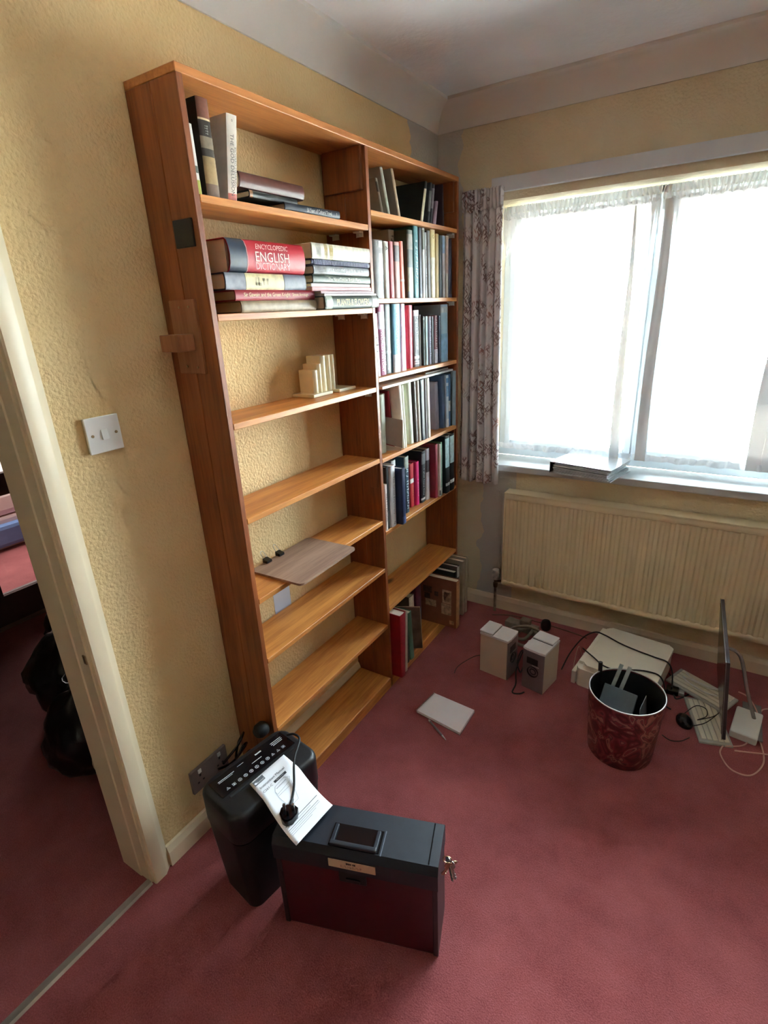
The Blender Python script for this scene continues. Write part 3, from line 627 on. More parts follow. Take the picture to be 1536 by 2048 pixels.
# two thin volumes lying across the fourth shelf row
flat(.172, -.83, -.545, 1.3265, 1.336, .145, (206, 196, 182), 'cream thin book lying flat across the fourth shelf spines', rnd=.001, pagecol=(226, 222, 210), soft=True, group=G)
flat(.168, -.535, -.20, 1.3265, 1.335, .145, (222, 222, 220), 'white thin booklet lying flat over the blue spines', rnd=.001, pagecol=(232, 232, 228), soft=True, group=G)
flat(.150, -.44, -.215, 1.3355, 1.342, .13, (178, 176, 172), 'grey pamphlet resting on the white thin booklet', rnd=.001, soft=True, group=G)
# --- window-side bay, fifth shelf
row(0, .76, 0, [
 (.178, -.860, -.841, -.858, -.838, .957, .12, (228, 214, 210), 'slim pinkish white paperback at the divider end of the fifth shelf', dict(title='~', tcol=(150, 110, 110), th=.45, tpos=.5, tlen=.6, soft=True)),
 (.173, -.838, -.816, -.836, -.812, 1.023, .15, (38, 38, 40), 'black hardback next to The Great Explorers', dict(pagecol=(236, 234, 226), bands=((.04, .3, (70, 70, 70)),))),
 (.181, -.815, -.778, -.811, -.775, 1.022, .155, (220, 222, 226), 'white book The Great Explorers', dict(title='The Great Explorers', tcol=(110, 116, 126), th=.5, tpos=.52, tlen=.62, pagecol=(236, 234, 226), extra=(('Q', .4, .06, .05, (60, 60, 66)),))),
 (.205, -.770, -.738, -.768, -.736, 1.003, .17, (30, 40, 72), 'navy hardback jutting out of the fifth shelf', dict(pagecol=(232, 230, 224), bands=((.0, .14, (62, 72, 110)),))),
 (.140, -.735, -.702, -.735, -.702, 1.020, .12, (112, 108, 104), 'grey book with a white end pushed back behind the navy one', dict(bands=((.0, 1, (216, 214, 210)),))),
 (.153, -.650, -.616, -.652, -.614, 1.016, .135, (44, 66, 82), 'dark blue book with white lettering all down its spine', dict(title='~', tcol=(206, 224, 230), th=.5, tpos=.42, tlen=.7, bands=((.8, 1, (140, 146, 136)),))),
 (.136, -.573, -.540, -.578, -.538, .964, .12, (196, 60, 66), 'small red book with an oval white label', dict(bands=((.56, .66, (240, 236, 230)),), title='~', tcol=(240, 210, 160), th=.16, tpos=.3, tlen=.4)),
 (.146, -.537, -.510, -.537, -.510, .965, .12, (212, 44, 112), 'bright magenta slim book on the fifth shelf', dict(title='~', tcol=(240, 160, 190), th=.42, tpos=.4, tlen=.4)),
 (.151, -.502, -.462, -.490, -.454, 1.003, .135, (34, 36, 38), 'black hardback with silver lettering after the magenta one', dict(title='~', tcol=(190, 196, 196), th=.3, tpos=.4, tlen=.5, bands=((.05, .09, (226, 226, 226)), (.75, .95, (96, 98, 100))))),
 (.155, -.458, -.419, -.453, -.419, 1.006, .135, (196, 196, 208), 'silver lilac book before the maroon cloth one', dict(bands=((.55, .78, (70, 66, 72)),), rnd=.006)),
 (.179, -.412, -.385, -.412, -.385, 1.019, .16, (134, 34, 52), 'maroon cloth hardback standing proud on the fifth shelf'),
 (.187, -.384, -.372, -.384, -.373, 1.016, .16, (232, 228, 220), 'thin ivory book right against the maroon cloth hardback', dict(bands=((.03, .12, (90, 90, 88)),))),
 (.187, -.371, -.356, -.372, -.357, 1.022, .16, (100, 146, 116), 'thin green book beside two black folders', dict(bands=((.03, .16, (214, 214, 206)), (.0, .97, (150, 182, 160))))),
 (.195, -.330, -.286, -.338, -.291, 1.042, .17, (24, 32, 38), 'first of two black lever folders with pale spine labels', dict(bands=((.46, .96, (176, 208, 214)), (.13, .18, (220, 230, 230))))),
 (.197, -.284, -.240, -.289, -.243, 1.042, .17, (26, 34, 40), 'second black lever folder with pale label nearest the case end', dict(bands=((.5, .97, (182, 214, 220)), (.14, .2, (226, 234, 234)))))])
# --- window-side bay, bottom shelf
row(0, .052, 0, [
 (.226, -.862, -.828, -.857, -.806, .369, .19, (132, 16, 30), 'big crimson hardback with frayed edge on the bottom shelf', dict(bands=((.0, 1, (150, 34, 46)),), rnd=.003, pagecol=(222, 214, 202))),
 (.221, -.818, -.796, -.804, -.780, .355, .185, (198, 190, 174), 'dusty white tall book beside the crimson hardback', dict()),
 (.197, -.762, -.734, -.772, -.746, .330, .17, (40, 52, 46), 'black green tall book behind the dusty white one', dict(pagecol=(228, 222, 210))),
 (.200, -.728, -.694, -.744, -.712, .314, .17, (84, 126, 104), 'sage green book on the bottom shelf', dict()),
 (.150, -.640, -.590, -.642, -.596, .330, .13, (112, 94, 78), 'brown book with a cream spine pushed back on the bottom shelf', dict(bands=((0, 1, (222, 212, 192)),))),
 (.150, -.572, -.525, -.572, -.519, .362, .13, (86, 36, 56), 'burgundy and blue book in the dark middle of the bottom shelf', dict(bands=((.0, .55, (62, 78, 112)), (.05, .12, (160, 150, 150))))),
 (.276, -.388, -.346, -.383, -.343, .320, .22, (124, 76, 54), 'large brown picture book jutting over the carpet', dict(pagecol=(228, 216, 196), bands=((.0, 1, (170, 122, 84)),), rnd=.003)),
 (.238, -.325, -.292, -.328, -.296, .338, .2, (44, 50, 48), 'dark green slab of a book behind the large brown one', dict(pagecol=(226, 222, 210))),
 (.236, -.288, -.262, -.288, -.262, .352, .2, (92, 84, 82), 'grey red book between dark green and pale annuals', dict(pagecol=(222, 220, 214), bands=((.8, 1, (190, 194, 190)),))),
 (.252, -.256, -.228, -.256, -.228, .372, .22, (150, 140, 122), 'first pale grey annual at the window end of the bottom shelf', dict()),
 (.254, -.222, -.196, -.222, -.196, .376, .22, (162, 154, 136), 'second pale grey annual at the window end of the bottom shelf', dict())])
al = thing('album', 'thin album with a brown blotched cover and rounded corner', 'album', (.165, -.64, .0525))
bm = bmesh.new(); sheet(bm, [(-.060, -.036, 0), (.036, .022, 0), (.034, .006, .236), (.024, -.004, .247), (-.060, -.058, .247)][:3]+[(-.060, -.058, .247)], -.0015); link('cover', bm, mat('blotched_brown', (104, 82, 66), .6, .6, 14, detail=2), al)
bm = bmesh.new(); sheet(bm, [(-.060, -.0335, .001), (.037, .0245, .001), (.035, .0085, .237), (-.060, -.0555, .246)], -.006); link('pages', bm, mat('cream_edge', (196, 172, 138), .8, .1, 60), al)
# pictures on the brown book's cover
bbk = [o for o in bpy.data.objects if o.get('label', '').startswith('large brown picture')][0]
off = Vector(bbk.location)
for (x0, x1, z0, z1, c) in ((.085, .135, .225, .262, (74, 50, 40)), (.150, .172, .215, .240, (70, 46, 36)), (.092, .125, .190, .222, (64, 44, 36)), (.098, .160, .150, .188, (166, 132, 108)), (.195, .246, .185, .262, (176, 140, 114)), (.204, .236, .198, .250, (96, 60, 44)), (.190, .246, .120, .182, (170, 136, 112)), (.236, .262, .070, .092, (176, 134, 104))):
    yy = lambda z_: lerp(-.388, -.383, (z_-.052)/.268)-.0006
    quad_patch([Vector((x0, yy(z0), z0))-off, Vector((x1, yy(z0), z0))-off, Vector((x1, yy(z1), z1))-off, Vector((x0, yy(z1), z1))-off], mat('print_%d_%d_%d' % c, c, .5, .5, 60), bbk, 'cover_picture')

# ------------------------------------------------------------------ other things on the shelves
be = thing('bookend', 'cream ornamental bookend shaped like a step of small books', 'bookend', (.068, -1.05, 1.3435))
IV = mat('ivory_resin', (228, 218, 184), .35, .05, 30)
link('base', B(-.048, .046, -.115, -.010, 0, .010, .002), IV, be)
for y0, y1, h, x0, x1 in ((-.100, -.050, .082, -.04, .02), (-.084, -.034, .100, -.042, .010), (-.066, -.016, .128, -.044, .0)): pass
for y0, y1, h, x0, x1 in ((-.092, -.066, .086, -.03, .034), (-.065, -.043, .104, -.032, .032), (-.042, -.014, .128, -.034, .03)):
    bm = bmesh.new(); prism(bm, [(x0, y0), (x1-.006, y0)]+[(x1-.006+.007*math.sin(math.pi*k/6), lerp(y0, y1, k/6)) for k in range(1, 6)]+[(x1-.006, y1), (x0, y1)], 'z', .0101, h); link('moulded_book', bm, IV, be, smooth=40)
be2 = thing('bookend', 'matching cream bookend standing close behind the stepped one', 'bookend', (.068, -.935, 1.3435))
link('base', B(-.048, .052, -.095, .005, 0, .010, .002), IV, be2)
for y0, y1, h, x0, x1 in ((-.122, -.100, .128, -.034, .028), (-.099, -.078, .128, -.034, .028)):
    bm = bmesh.new(); prism(bm, [(x0, y0), (x1-.006, y0)]+[(x1-.006+.007*math.sin(math.pi*k/6), lerp(y0, y1, k/6)) for k in range(1, 6)]+[(x1-.006, y1), (x0, y1)], 'z', .0101, h); link('moulded_book', bm, IV, be2, smooth=40)
# clipboard
cb = thing('clipboard', 'worn wooden board with two bulldog clips hanging off the shelf edge', 'clipboard', (.13, -1.31, .8155), math.radians(0))
bm = bmesh.new(); prism(bm, rrect(-.106, .112, -.155, .150, .016), 'z', 0, .0075); bmesh.ops.rotate(bm, verts=bm.verts, cent=(0, 0, 0), matrix=Matrix.Rotation(math.radians(1.0), 3, 'Z')); link('board', bm, CLIPW, cb)
for y in (-.082, -.020):
    bm = bmesh.new(); prism(bm, [(-.107, -.002), (-.085, .0025), (-.085, .0102), (-.107, .016)], 'y', y-.011, y+.011); g = link('bulldog_clip', bm, BLACKG, cb, loc=(0, 0, .006-.0))
    bm = bmesh.new(); tube(bm, [(-.104, y-.008, .012), (-.118, y-.006, .034), (-.118, y+.006, .034), (-.104, y+.008, .012)], .0009, 5, 4); link('wire_handle', bm, METAL, g)
tag(link('sticky_note', B(.0, .0008, -1.356, -1.27, .585, .665), mat('pale_blue_paper', (206, 216, 234), .7, .03, 12)), 'pale blue paper square stuck to the wall behind the shelves', 'note')

# ------------------------------------------------------------------ wall fittings
sw = thing('light_switch', 'square white single light switch on the yellow wall by the doorway', 'light switch', (0, -1.839, 1.357))
link('back_box', B(0, .0065, -.0415, .0415, -.0415, .0415, .001), mat('switch_edge', (190, 176, 140), .5, .05, 20), sw); link('face_plate', B(.0068, .0135, -.043, .043, -.043, .043, .002), WPLAS, sw)
bm = bmesh.new(); prism(bm, [(.0137, -.012), (.0185, -.012), (.0155, .012), (.0137, .012)], 'y', -.008, .008); link('rocker', bm, WPLAS, sw)
for y in (-.030, .030):
    bm = bmesh.new(); bmesh.ops.create_cone(bm, segments=12, radius1=.0035, radius2=.0035, depth=.002, cap_ends=True, matrix=Matrix.Translation((.0140, y, 0)) @ Matrix.Rotation(math.pi/2, 4, 'Y')); link('screw', bm, BRASS, sw)
so = thing('wall_socket', 'beige double wall socket low on the wall behind the shredder', 'socket', (0, -1.745, .212))
link('face_plate', B(0, .011, -.073, .073, -.043, .043, .002), mat('shaded_socket', (132, 118, 114), .5, .05, 20), so)  # beige darkened: the shade behind the shredder is put into its colour
for y in (-.04, .04):
    bm = bmesh.new(); box(bm, .0112, .0126, y-.003, y+.003, .010, .018); box(bm, .0112, .0126, y-.013, y-.007, -.012, -.008); box(bm, .0112, .0126, y+.007, y+.013, -.012, -.008); link('pin_slots', bm, BLACK, so)
    link('rocker', B(.0112, .0150, y-.006, y+.006, .024, .038, .001), WPLAS, so)

# ------------------------------------------------------------------ radiator
ra = thing('radiator', 'cream ribbed panel radiator under the window sill', 'radiator', (.405, -.045, 0))
RW, z0, z1 = 1.75, .195, .719
bm = bmesh.new(); prof = []
n = int(RW/.0395); px_ = (RW-.03)/n
for i in range(n):
    a = .015+i*px_
    for f, d in ((0, 0), (.14, -.001), (.32, -.0075), (.68, -.0075), (.86, -.001)): prof.append((a+f*px_, -.036+d))
prof.append((RW-.015, -.036)); prof = [(0, -.036)]+prof+[(RW, -.036), (RW, -.026), (0, -.026)]
prism(bm, prof, 'z', z0+.028, z1-.034); link('ribbed_panel', bm, RADM, ra)
bm = bmesh.new()
for a, b in ((z1-.036, z1-.004), (z0, z0+.03)):
    prism(bm, [(-.022, a), (-.040, a), (-.045, a+.006), (-.045, b-.006), (-.040, b), (-.022, b)], 'x', 0, RW)
link('header_channel', bm, RADM, ra, smooth=40)
link('top_grille', B(-.004, RW+.004, -.048, .030, z1-.004, z1+.002, .002), RADM, ra)
link('back_panel', B(.01, RW-.01, .012, .020, z0+.02, z1-.02), RADM, ra)
link('end_cap', B(-.004, .004, -.046, .028, z0+.01, z1-.004, .002), RADM, ra); link('end_cap', B(RW-.004, RW+.004, -.046, .028, z0+.01, z1-.004, .002), RADM, ra)
for x in (.25, RW-.25): link('wall_bracket', B(x-.02, x+.02, .020, .043, z0+.06, z1-.06), METAL, ra)
WPM = mat('old_white_valve', (196, 190, 180), .5, .25, 60)
bm = bmesh.new(); lathe(bm, [(0, .198), (.014, .198), (.016, .203), (.021, .210), (.021, .246), (.018, .256), (0, .258)], 16, -.052, .0); link('valve_head', bm, WPM, ra, smooth=40)
bm = bmesh.new(); lathe(bm, [(0, .150), (.011, .150), (.013, .16), (.013, .176), (.009, .18), (.009, .198), (0, .198)], 12, -.052, .0); tube(bm, [(-.05, 0, .186), (-.03, 0, .19), (0.02, 0, .205)], .008, 10, 3); v = link('valve_body', bm, mat('tarnished_brass', (120, 104, 80), .4, .3, 60, metal=.8), ra, smooth=40)
bm = bmesh.new(); tube(bm, [(-.052, 0, .155), (-.052, 0, .09), (-.052, 0.0, .0)], .0075, 10, 3); link('pipe', bm, mat('flaking_pipe', (120, 106, 92), .6, .6, 45), ra, smooth=60)

# ------------------------------------------------------------------ curtains
def cloth(bm, x0, x1, z0, z1, yc, amp, nfold, phase=0, nx=160, nz=24, top_amp=.5, jit=0, flare=0, wmul=1):
    uvl = bm.loops.layers.uv.new('cloth'); V = []; rnd = random.Random(nfold*7+int(phase*10))
    fx = [rnd.uniform(.75, 1.25) for _ in range(60)]
    for j in range(nz+1):
        t = j/nz; z = lerp(z1, z0, t); r = []
        for i in range(nx+1):
            s = i/nx; ph = 2*math.pi*nfold*(s+.012*math.sin(9*s+3*t)) + phase
            k = int(s*nfold) % 60
            a = amp*fx[k]*(top_amp+(1-top_amp)*min(1, t*1.6))
            y = yc+a*math.sin(ph)+.25*a*math.sin(2.3*ph+1+2*t)
            x = lerp(x0, x1, s)+flare*(s-.5)*t+.25*a*math.cos(ph)
            zz = z+(jit*math.sin(ph*.5+phase) if j == nz else 0)+(jit*.7*math.sin(ph*2.1) if j == 0 else 0)
            r.append(bm.verts.new((x, y, zz)))
        V.append(r)
    for j in range(nz):
        for i in range(nx):
            f = bm.faces.new((V[j][i], V[j+1][i], V[j+1][i+1], V[j][i+1]))
            for lp_, (ii, jj) in zip(f.loops, ((i, j), (i, j+1), (i+1, j+1), (i+1, j))):
                lp_[uvl].uv = (ii/nx*(x1-x0)*wmul, lerp(z1, z0, jj/nz))
    return bm
cu = thing('curtain', 'gathered grey curtain printed with brown bamboo leaves hanging beside the bookcase', 'curtain', (.25, -.085, .76))
bm = cloth(bmesh.new(), -.088, .092, 0, 1.235, 0, .020, 5, .4, 150, 40, .55, .006, .03, 2.6); sol = link('drape', bm, curtain_mat(), cu, smooth=180)
md = sol.modifiers.new('thick', 'SOLIDIFY'); md.thickness = .002
bm = cloth(bmesh.new(), -.092, .094, 1.232, 1.312, 0, .011, 13, 1.1, 170, 6, 1, .004, 0, 2.6); hd = link('pleated_heading', bm, sol.data.materials[0], cu, smooth=180)
hd.modifiers.new('thick', 'SOLIDIFY').thickness = .003
bm = bmesh.new()
for k in range(5): tube(bm, [(-.07+k*.035, .02, 1.305), (-.07+k*.035, .03, 1.322), (-.07+k*.035, .055, 1.322)], .0015, 5, 3)
link('curtain_hook', bm, WPLAS, cu)
NET, NETH, NETB, NETF = sheer_mat('net_voile', .14, thru=.03), sheer_mat('net_heading', .80, (.97, .98, 1), .02), sheer_mat('net_hem', .72, (.95, .97, 1), .012), sheer_mat('net_fold', .992, (.93, .97, 1), .014, .004)
def gathers(m, ztop, depth):
    # the cloth lies many layers deep in narrow pleats just under the gathering tape
    n, l = m.node_tree.nodes, m.node_tree.links
    tc = [q for q in n if q.type == 'TEX_COORD'][0]; mr = [q for q in n if q.type == 'MAP_RANGE'][0]; mix = mr.outputs[0].links[0].to_node
    sp = n.new('ShaderNodeSeparateXYZ'); l.new(tc.outputs['Object'], sp.inputs[0])
    cb = n.new('ShaderNodeCombineXYZ'); l.new(sp.outputs[0], cb.inputs[0])
    zz = n.new('ShaderNodeMath'); zz.operation = 'MULTIPLY'; zz.inputs[1].default_value = .02; l.new(sp.outputs[2], zz.inputs[0]); l.new(zz.outputs[0], cb.inputs[2])
    st = n.new('ShaderNodeTexNoise'); st.inputs['Scale'].default_value = 85; st.inputs['Detail'].default_value = 3; l.new(cb.outputs[0], st.inputs['Vector'])
    up = n.new('ShaderNodeMapRange'); up.inputs[1].default_value = ztop-depth; up.inputs[2].default_value = ztop; up.inputs[3].default_value = -.22; up.inputs[4].default_value = .34; l.new(sp.outputs[2], up.inputs[0])
    ad = n.new('ShaderNodeMath'); ad.operation = 'ADD'; l.new(st.outputs['Fac'], ad.inputs[0]); l.new(up.outputs[0], ad.inputs[1])
    sm = n.new('ShaderNodeMapRange'); sm.inputs[1].default_value = .52; sm.inputs[2].default_value = .72; sm.inputs[4].default_value = .93; l.new(ad.outputs[0], sm.inputs[0])
    mx = n.new('ShaderNodeMath'); mx.operation = 'MAXIMUM'; l.new(mr.outputs[0], mx.inputs[0]); l.new(sm.outputs[0], mx.inputs[1]); l.new(mx.outputs[0], mix.inputs[0])
gathers(NET, 1.06, .26)
nets = (('first', .285, .938, 'white net curtain panel gathered along the window pane nearest the bookcase', .905), ('second', .944, 1.475, 'white net curtain panel over the middle of the window past the mullion', .905), ('third', 1.50, 2.38, 'white net curtain panel over the far end of the window', .905))
for k, (nm, a, b, lab, zb) in enumerate(nets):
    nt = thing('net_curtain', lab, 'net curtain', ((a+b)/2, .085, zb), 0, 'net curtains across the window'); w = (b-a)/2
    bm = cloth(bmesh.new(), -w, w, 0, 1.07, 0, .008, int(w*30), k*1.7, 260, 24, .5, .003); link('voile', bm, NET, nt, smooth=180)
    bm = cloth(bmesh.new(), -w, w, 1.058, 1.110, 0, .008, int(w*110), k, 460, 4, 1, .004); link('gathered_heading', bm, NETH, nt, smooth=180)
    bm = bmesh.new(); tube(bm, [(-w, 0, 1.084), (0, 0, 1.082), (w, 0, 1.084)], .0022, 6, 6); link('curtain_wire', bm, WPLAS, nt)
    bm = cloth(bmesh.new(), -w, w, -.001, .028, -.003, .008, int(w*30), k*1.7, 260, 3, 1, .002); link('bottom_hem', bm, NETB, nt, smooth=180)
    # turned side edges and doubled folds hanging down the panel, wider towards the bottom
    for x0_, wt, wb, zt in (((.234, .006, .042, 1.05),) if k == 0 else ((-w+.012, .030, .045, 1.06), (w-.090, .004, .085, .75))):
        bm = bmesh.new(); V = []
        for j in range(25):
            t = j/24; ww = lerp(wt, wb, t**.8); V.append([bm.verts.new((x0_+ww*i/8+.003*math.sin(7*t), -.013-.004*math.sin(math.pi*i/8*1.5+2*t), lerp(zt, 0.0, t))) for i in range(9)])
        for j in range(24):
            for i in range(8): bm.faces.new((V[j][i], V[j+1][i], V[j+1][i+1], V[j][i+1]))
        link('side_hem', bm, NETF, nt, smooth=180)

# ------------------------------------------------------------------ folder on the sill
fo = thing('ring_binder', 'clear plastic wrapped ring binder overhanging the window sill', 'folder', (.775, .0, .849), math.radians(-12))
PVC = mat('clear_sleeve', (190, 200, 206), .12, .15, 30, .3, 25, spec=.8)
bm = B(-.135, .150, -.115, .115, .052, .056, .001); link('top_cover', bm, mat('silver_cover', (206, 214, 222), .15, .05, 10, spec=.8), fo)
link('bottom_cover', B(-.135, .150, -.115, .115, .0, .004, .001), PVC, fo); link('spine', B(-.139, -.1352, -.115, .115, 0, .056, .001), mat('grey_spine', (70, 78, 88), .2, .3, 25), fo)
bm = bmesh.new()
for k in range(9):
    dz = .006+k*.0048; dx = random.uniform(-.006, .014); dy = random.uniform(-.008, .004)
    box(bm, -.118+dx*.3, .140+dx, -.116+dy, .108+dy, dz, dz+.0026)
st = link('plastic_sleeves', bm, PVC, fo)
bm = bmesh.new()
for y in (-.04, .04): tube(bm, [(-.125, y, .008), (-.105, y, .030), (-.100, y, .046), (-.125, y, .048)], .0016, 6, 5)
link('ring', bm, METAL, fo)

# ------------------------------------------------------------------ floor: speakers and clutter
SPM = mat('speaker_side', (196, 180, 158), .5, .03, 12); SPT = mat('speaker_top', (212, 212, 214), .4, .03, 12); SPF = mat('speaker_front', (116, 104, 108), .45, .06, 20)
def speaker(label, loc, rz):
    t = thing('speaker', label, 'speaker', loc, rz, 'computer speakers')     # front looks along -y
    link('cabinet', B(-.05, .05, -.066, .068, .0, .200, .003), SPM, t)
    bm = bmesh.new(); prism(bm, [(-.051, -.070), (-.03, -.074), (.03, -.074), (.051, -.070), (.051, .069), (-.051, .069)], 'z', .2003, .210); link('top_cap', bm, SPT, t)
    link('raised_pad', B(-.047, .047, .008, .073, .2122, .219, .002), SPT, t); link('pad_gap', B(-.046, .046, .0065, .070, .2102, .2121), BLACK, t)
    f = link('front_baffle', B(-.05, .05, -.072, -.0665, .002, .198, .002), SPF, t)
    bm = bmesh.new(); lathe(bm, [(.0, -.006), (.010, -.004), (.012, .0), (.020, -.005), (.024, .002), (.0262, .002), (.0262, -.0045)], 24); bmesh.ops.rotate(bm, verts=bm.verts, cent=(0, 0, 0), matrix=Matrix.Rotation(math.pi/2, 3, 'X')); bmesh.ops.translate(bm, verts=bm.verts, vec=(0, -.0745, .100)); link('woofer', bm, BLACK, t, smooth=50)
    link('tweeter_recess', B(-.030, .022, -.0745, -.0722, .137, .168, .001), BLACK, t); link('badge', B(-.004, .028, -.0755, -.0722, .130, .134), METAL, t)
    return t
speaker('beige desktop speaker showing its plain side, nearer the bookcase', (.556, -.536, 0), math.radians(83.5))
speaker('beige desktop speaker facing out with its round black cone', (.752, -.534, 0), math.radians(-11))
pb = thing('power_strip', 'dusty grey power strip with plugs behind the speakers', 'power strip', (.545, -.155, 0), math.radians(-8))
link('body', B(-.085, .085, -.028, .028, 0, .034, .004), mat('dusty_grey', (132, 126, 114), .6, .2, 40), pb)
link('plug', B(-.005, .045, -.022, .022, .0342, .066, .006), mat('grey_plug', (128, 120, 104), .6, .2, 40), pb)
bm = bmesh.new(); lathe(bm, [(0, .0), (.02, 0), (.026, .01), (.026, .035), (.02, .05), (0, .054)], 18); tag(link('plug_adaptor', bm, BLACK, smooth=40, loc=(.655, -.10, 0)), 'round black plug adaptor by the power strip', 'adaptor')
def cable(label, pts, r, m, cat='cable', name='cable'):
    return tag(link(name, tube(bmesh.new(), pts, r, 6, 7), m, smooth=180), label, cat)
GC, KC = mat('grey_cable', (120, 112, 100), .5, .15, 60), RUBBER
cable('tangle of thick grey cable heaped behind the two speakers', [(.50, -.22, .02), (.56, -.25, .055), (.62, -.20, .06), (.60, -.28, .03), (.54, -.26, .02), (.58, -.20, .04), (.65, -.24, .05), (.63, -.32, .025), (.56, -.31, .02), (.52, -.26, .05), (.60, -.23, .075), (.66, -.20, .04)], .008, GC)
cable('coil of black wire stuffed between the speakers', [(.655, -.40, .02), (.67, -.46, .08), (.66, -.52, .13), (.655, -.56, .09), (.668, -.55, .035), (.66, -.48, .02), (.672, -.43, .06), (.66, -.49, .11), (.655, -.57, .06), (.665, -.60, .006), (.67, -.66, .004), (.70, -.655, .004), (.715, -.635, .004)], .0032, KC)
tag(link('adaptor_box', B(.638, .682, -.40, -.34, 0, .075, .004), WPLAS), 'small white adaptor standing between the two speakers', 'adaptor')
cable('thin dark wire running from the nearer speaker over the carpet', [(.47, -.50, .01), (.455, -.47, .003), (.42, -.50, .003), (.385, -.60, .003), (.39, -.66, .003)], .0016, KC)
cable('brown flex trailing along the skirting by the valve', [(.36, -.10, .004), (.45, -.06, .004), (.56, -.055, .004), (.66, -.06, .004), (.80, -.075, .004), (.86, -.09, .004)], .003, mat('brown_flex', (110, 78, 66), .5, .1, 40))
# ------------------------------------------------------------------ printer
pr_ = thing('printer', 'white flatbed printer scanner under the radiator draped with black wires', 'printer', (1.07, -.31, 0), math.radians(-7))
PW = mat('printer_white', (226, 224, 210), .4, .03, 9)
bm = bmesh.new(); prism(bm, rrect(-.155, .155, -.185, .175, .02), 'z', .004, .092); link('base_body', bm, PW, pr_, smooth=40)
bm = bmesh.new(); prism(bm, rrect(-.135, .158, -.18, .18, .022), 'z', .094, .117); bmesh.ops.bevel(bm, geom=[e for e in bm.edges if e.verts[0].co.z > .11 and e.verts[1].co.z > .11], offset=.005, segments=2, affect='EDGES'); link('scanner_lid', bm, PW, pr_, smooth=40)
link('hinge_rail', B(-.157, -.137, -.15, .165, .094, .110, .003), PW, pr_)
link('paper_tray', B(-.175, -.156, -.185, .02, .004, .07, .004), PW, pr_)
link('port', B(-.1575, -.155, -.165, -.13, .070, .086), BLACK, pr_)
link('display', B(.155, .158, -.165, -.105, .045, .080, .001), BLACKG, pr_)
link('foot', B(-.14, .14, -.17, .16, 0, .004), RUBBER, pr_)
cable('black lead looping over the printer lid from the speakers', [(.815, -.40, .003), (.84, -.36, .08), (.875, -.28, .125), (.915, -.215, .130), (.96, -.21, .124), (1.03, -.245, .124), (1.10, -.268, .124), (1.18, -.285, .124), (1.232, -.295, .122), (1.256, -.305, .085), (1.268, -.33, .015), (1.285, -.37, .004)], .0032, KC)
cable('second black lead curling across the near edge of the printer', [(.89, -.345, .112), (.95, -.41, .124), (1.0, -.45, .123), (1.06, -.455, .123), (1.12, -.42, .124), (1.17, -.405, .124), (1.215, -.412, .122), (1.240, -.43, .085), (1.252, -.45, .02), (1.275, -.45, .004)], .0032, KC)
cable('black flex on the carpet between printer and keyboards', [(1.245, -.20, .004), (1.27, -.26, .004), (1.275, -.33, .004), (1.29, -.37, .004), (1.34, -.30, .004), (1.37, -.24, .004)], .003, KC)
cable('pink grey wire standing up behind the printer edge', [(.872, -.42, .003), (.862, -.36, .04), (.868, -.32, .10), (.885, -.30, .03), (.875, -.22, .003)], .0018, mat('pinkish_wire', (176, 140, 124), .5, .1, 40))
# ------------------------------------------------------------------ waste bin
bn = thing('waste_bin', 'round dark red waste bin with paisley print and a thin metal rim', 'bin', (1.128, -.768, 0))
bm = bmesh.new(); lathe(bm, [(0, .0), (.108, 0), (.113, .006), (.131, .268), (.128, .268), (.110, .008), (0, .006)], 56); link('body', bm, paisley_mat(), bn, smooth=50)
bm = bmesh.new(); lathe(bm, [(.1255, .262), (.1095, .012), (0, .0085), (0, .0080), (.1098, .0100), (.1268, .2625)], 56); link('lining', bm, mat('bin_lining', (30, 36, 40), .35, .1, 20), bn, smooth=50)
bm = bmesh.new(); lathe(bm, [(.1285+.0028*math.cos(a), .269+.0026*math.sin(a)) for a in [2*math.pi*k/8 for k in range(8)]], 56, close=True); link('rim', bm, METAL, bn, smooth=180)
bx = B(-.060, .060, -.016, .016, -.085, .085, .003); tag(link('card_box', bx, mat('slate_card', (84, 98, 106), .5, .08, 30), loc=(1.094, -.752, .150)), 'dark slate card box tilted inside the waste bin', 'box').rotation_euler = (math.radians(-44), math.radians(4), math.radians(-4))
bm = bmesh.new(); sheet(bm, [(-.07, 0, -.07), (.03, .03, -.09), (.055, .01, .085), (-.03, -.015, .075)], .0012); tag(link('plastic_sleeve', bm, mat('frosted_plastic', (196, 202, 204), .2, .2, 20), loc=(1.200, -.745, .13)), 'crumpled clear plastic sheet inside the waste bin', 'plastic').rotation_euler = (math.radians(-20), 0, math.radians(66))
bm = tube(bmesh.new(), [(1.04, -.76, .02), (1.028, -.71, .16), (1.018, -.69, .305)], .008, 10, 3); tag(link('black_rod', bm, RUBBER, smooth=60), 'black tube sticking up out of the waste bin', 'tube')
for k, (dx, dy) in enumerate(((0, 0), (.03, -.004))):
    bm = B(-.007, .007, -.0012, .0012, -.1, .1); o = tag(link('plastic_strip', bm, mat('pale_strip', (170, 178, 180), .25, .15, 30), loc=(1.068+dx, -.672+dy, .195)), ('clear plastic hanging strip in the bin beside the black tube', 'clear plastic hanging strip in the bin nearer the crumpled sheet')[k], 'strip'); o.rotation_euler = (math.radians(-16), math.radians(12), 0)
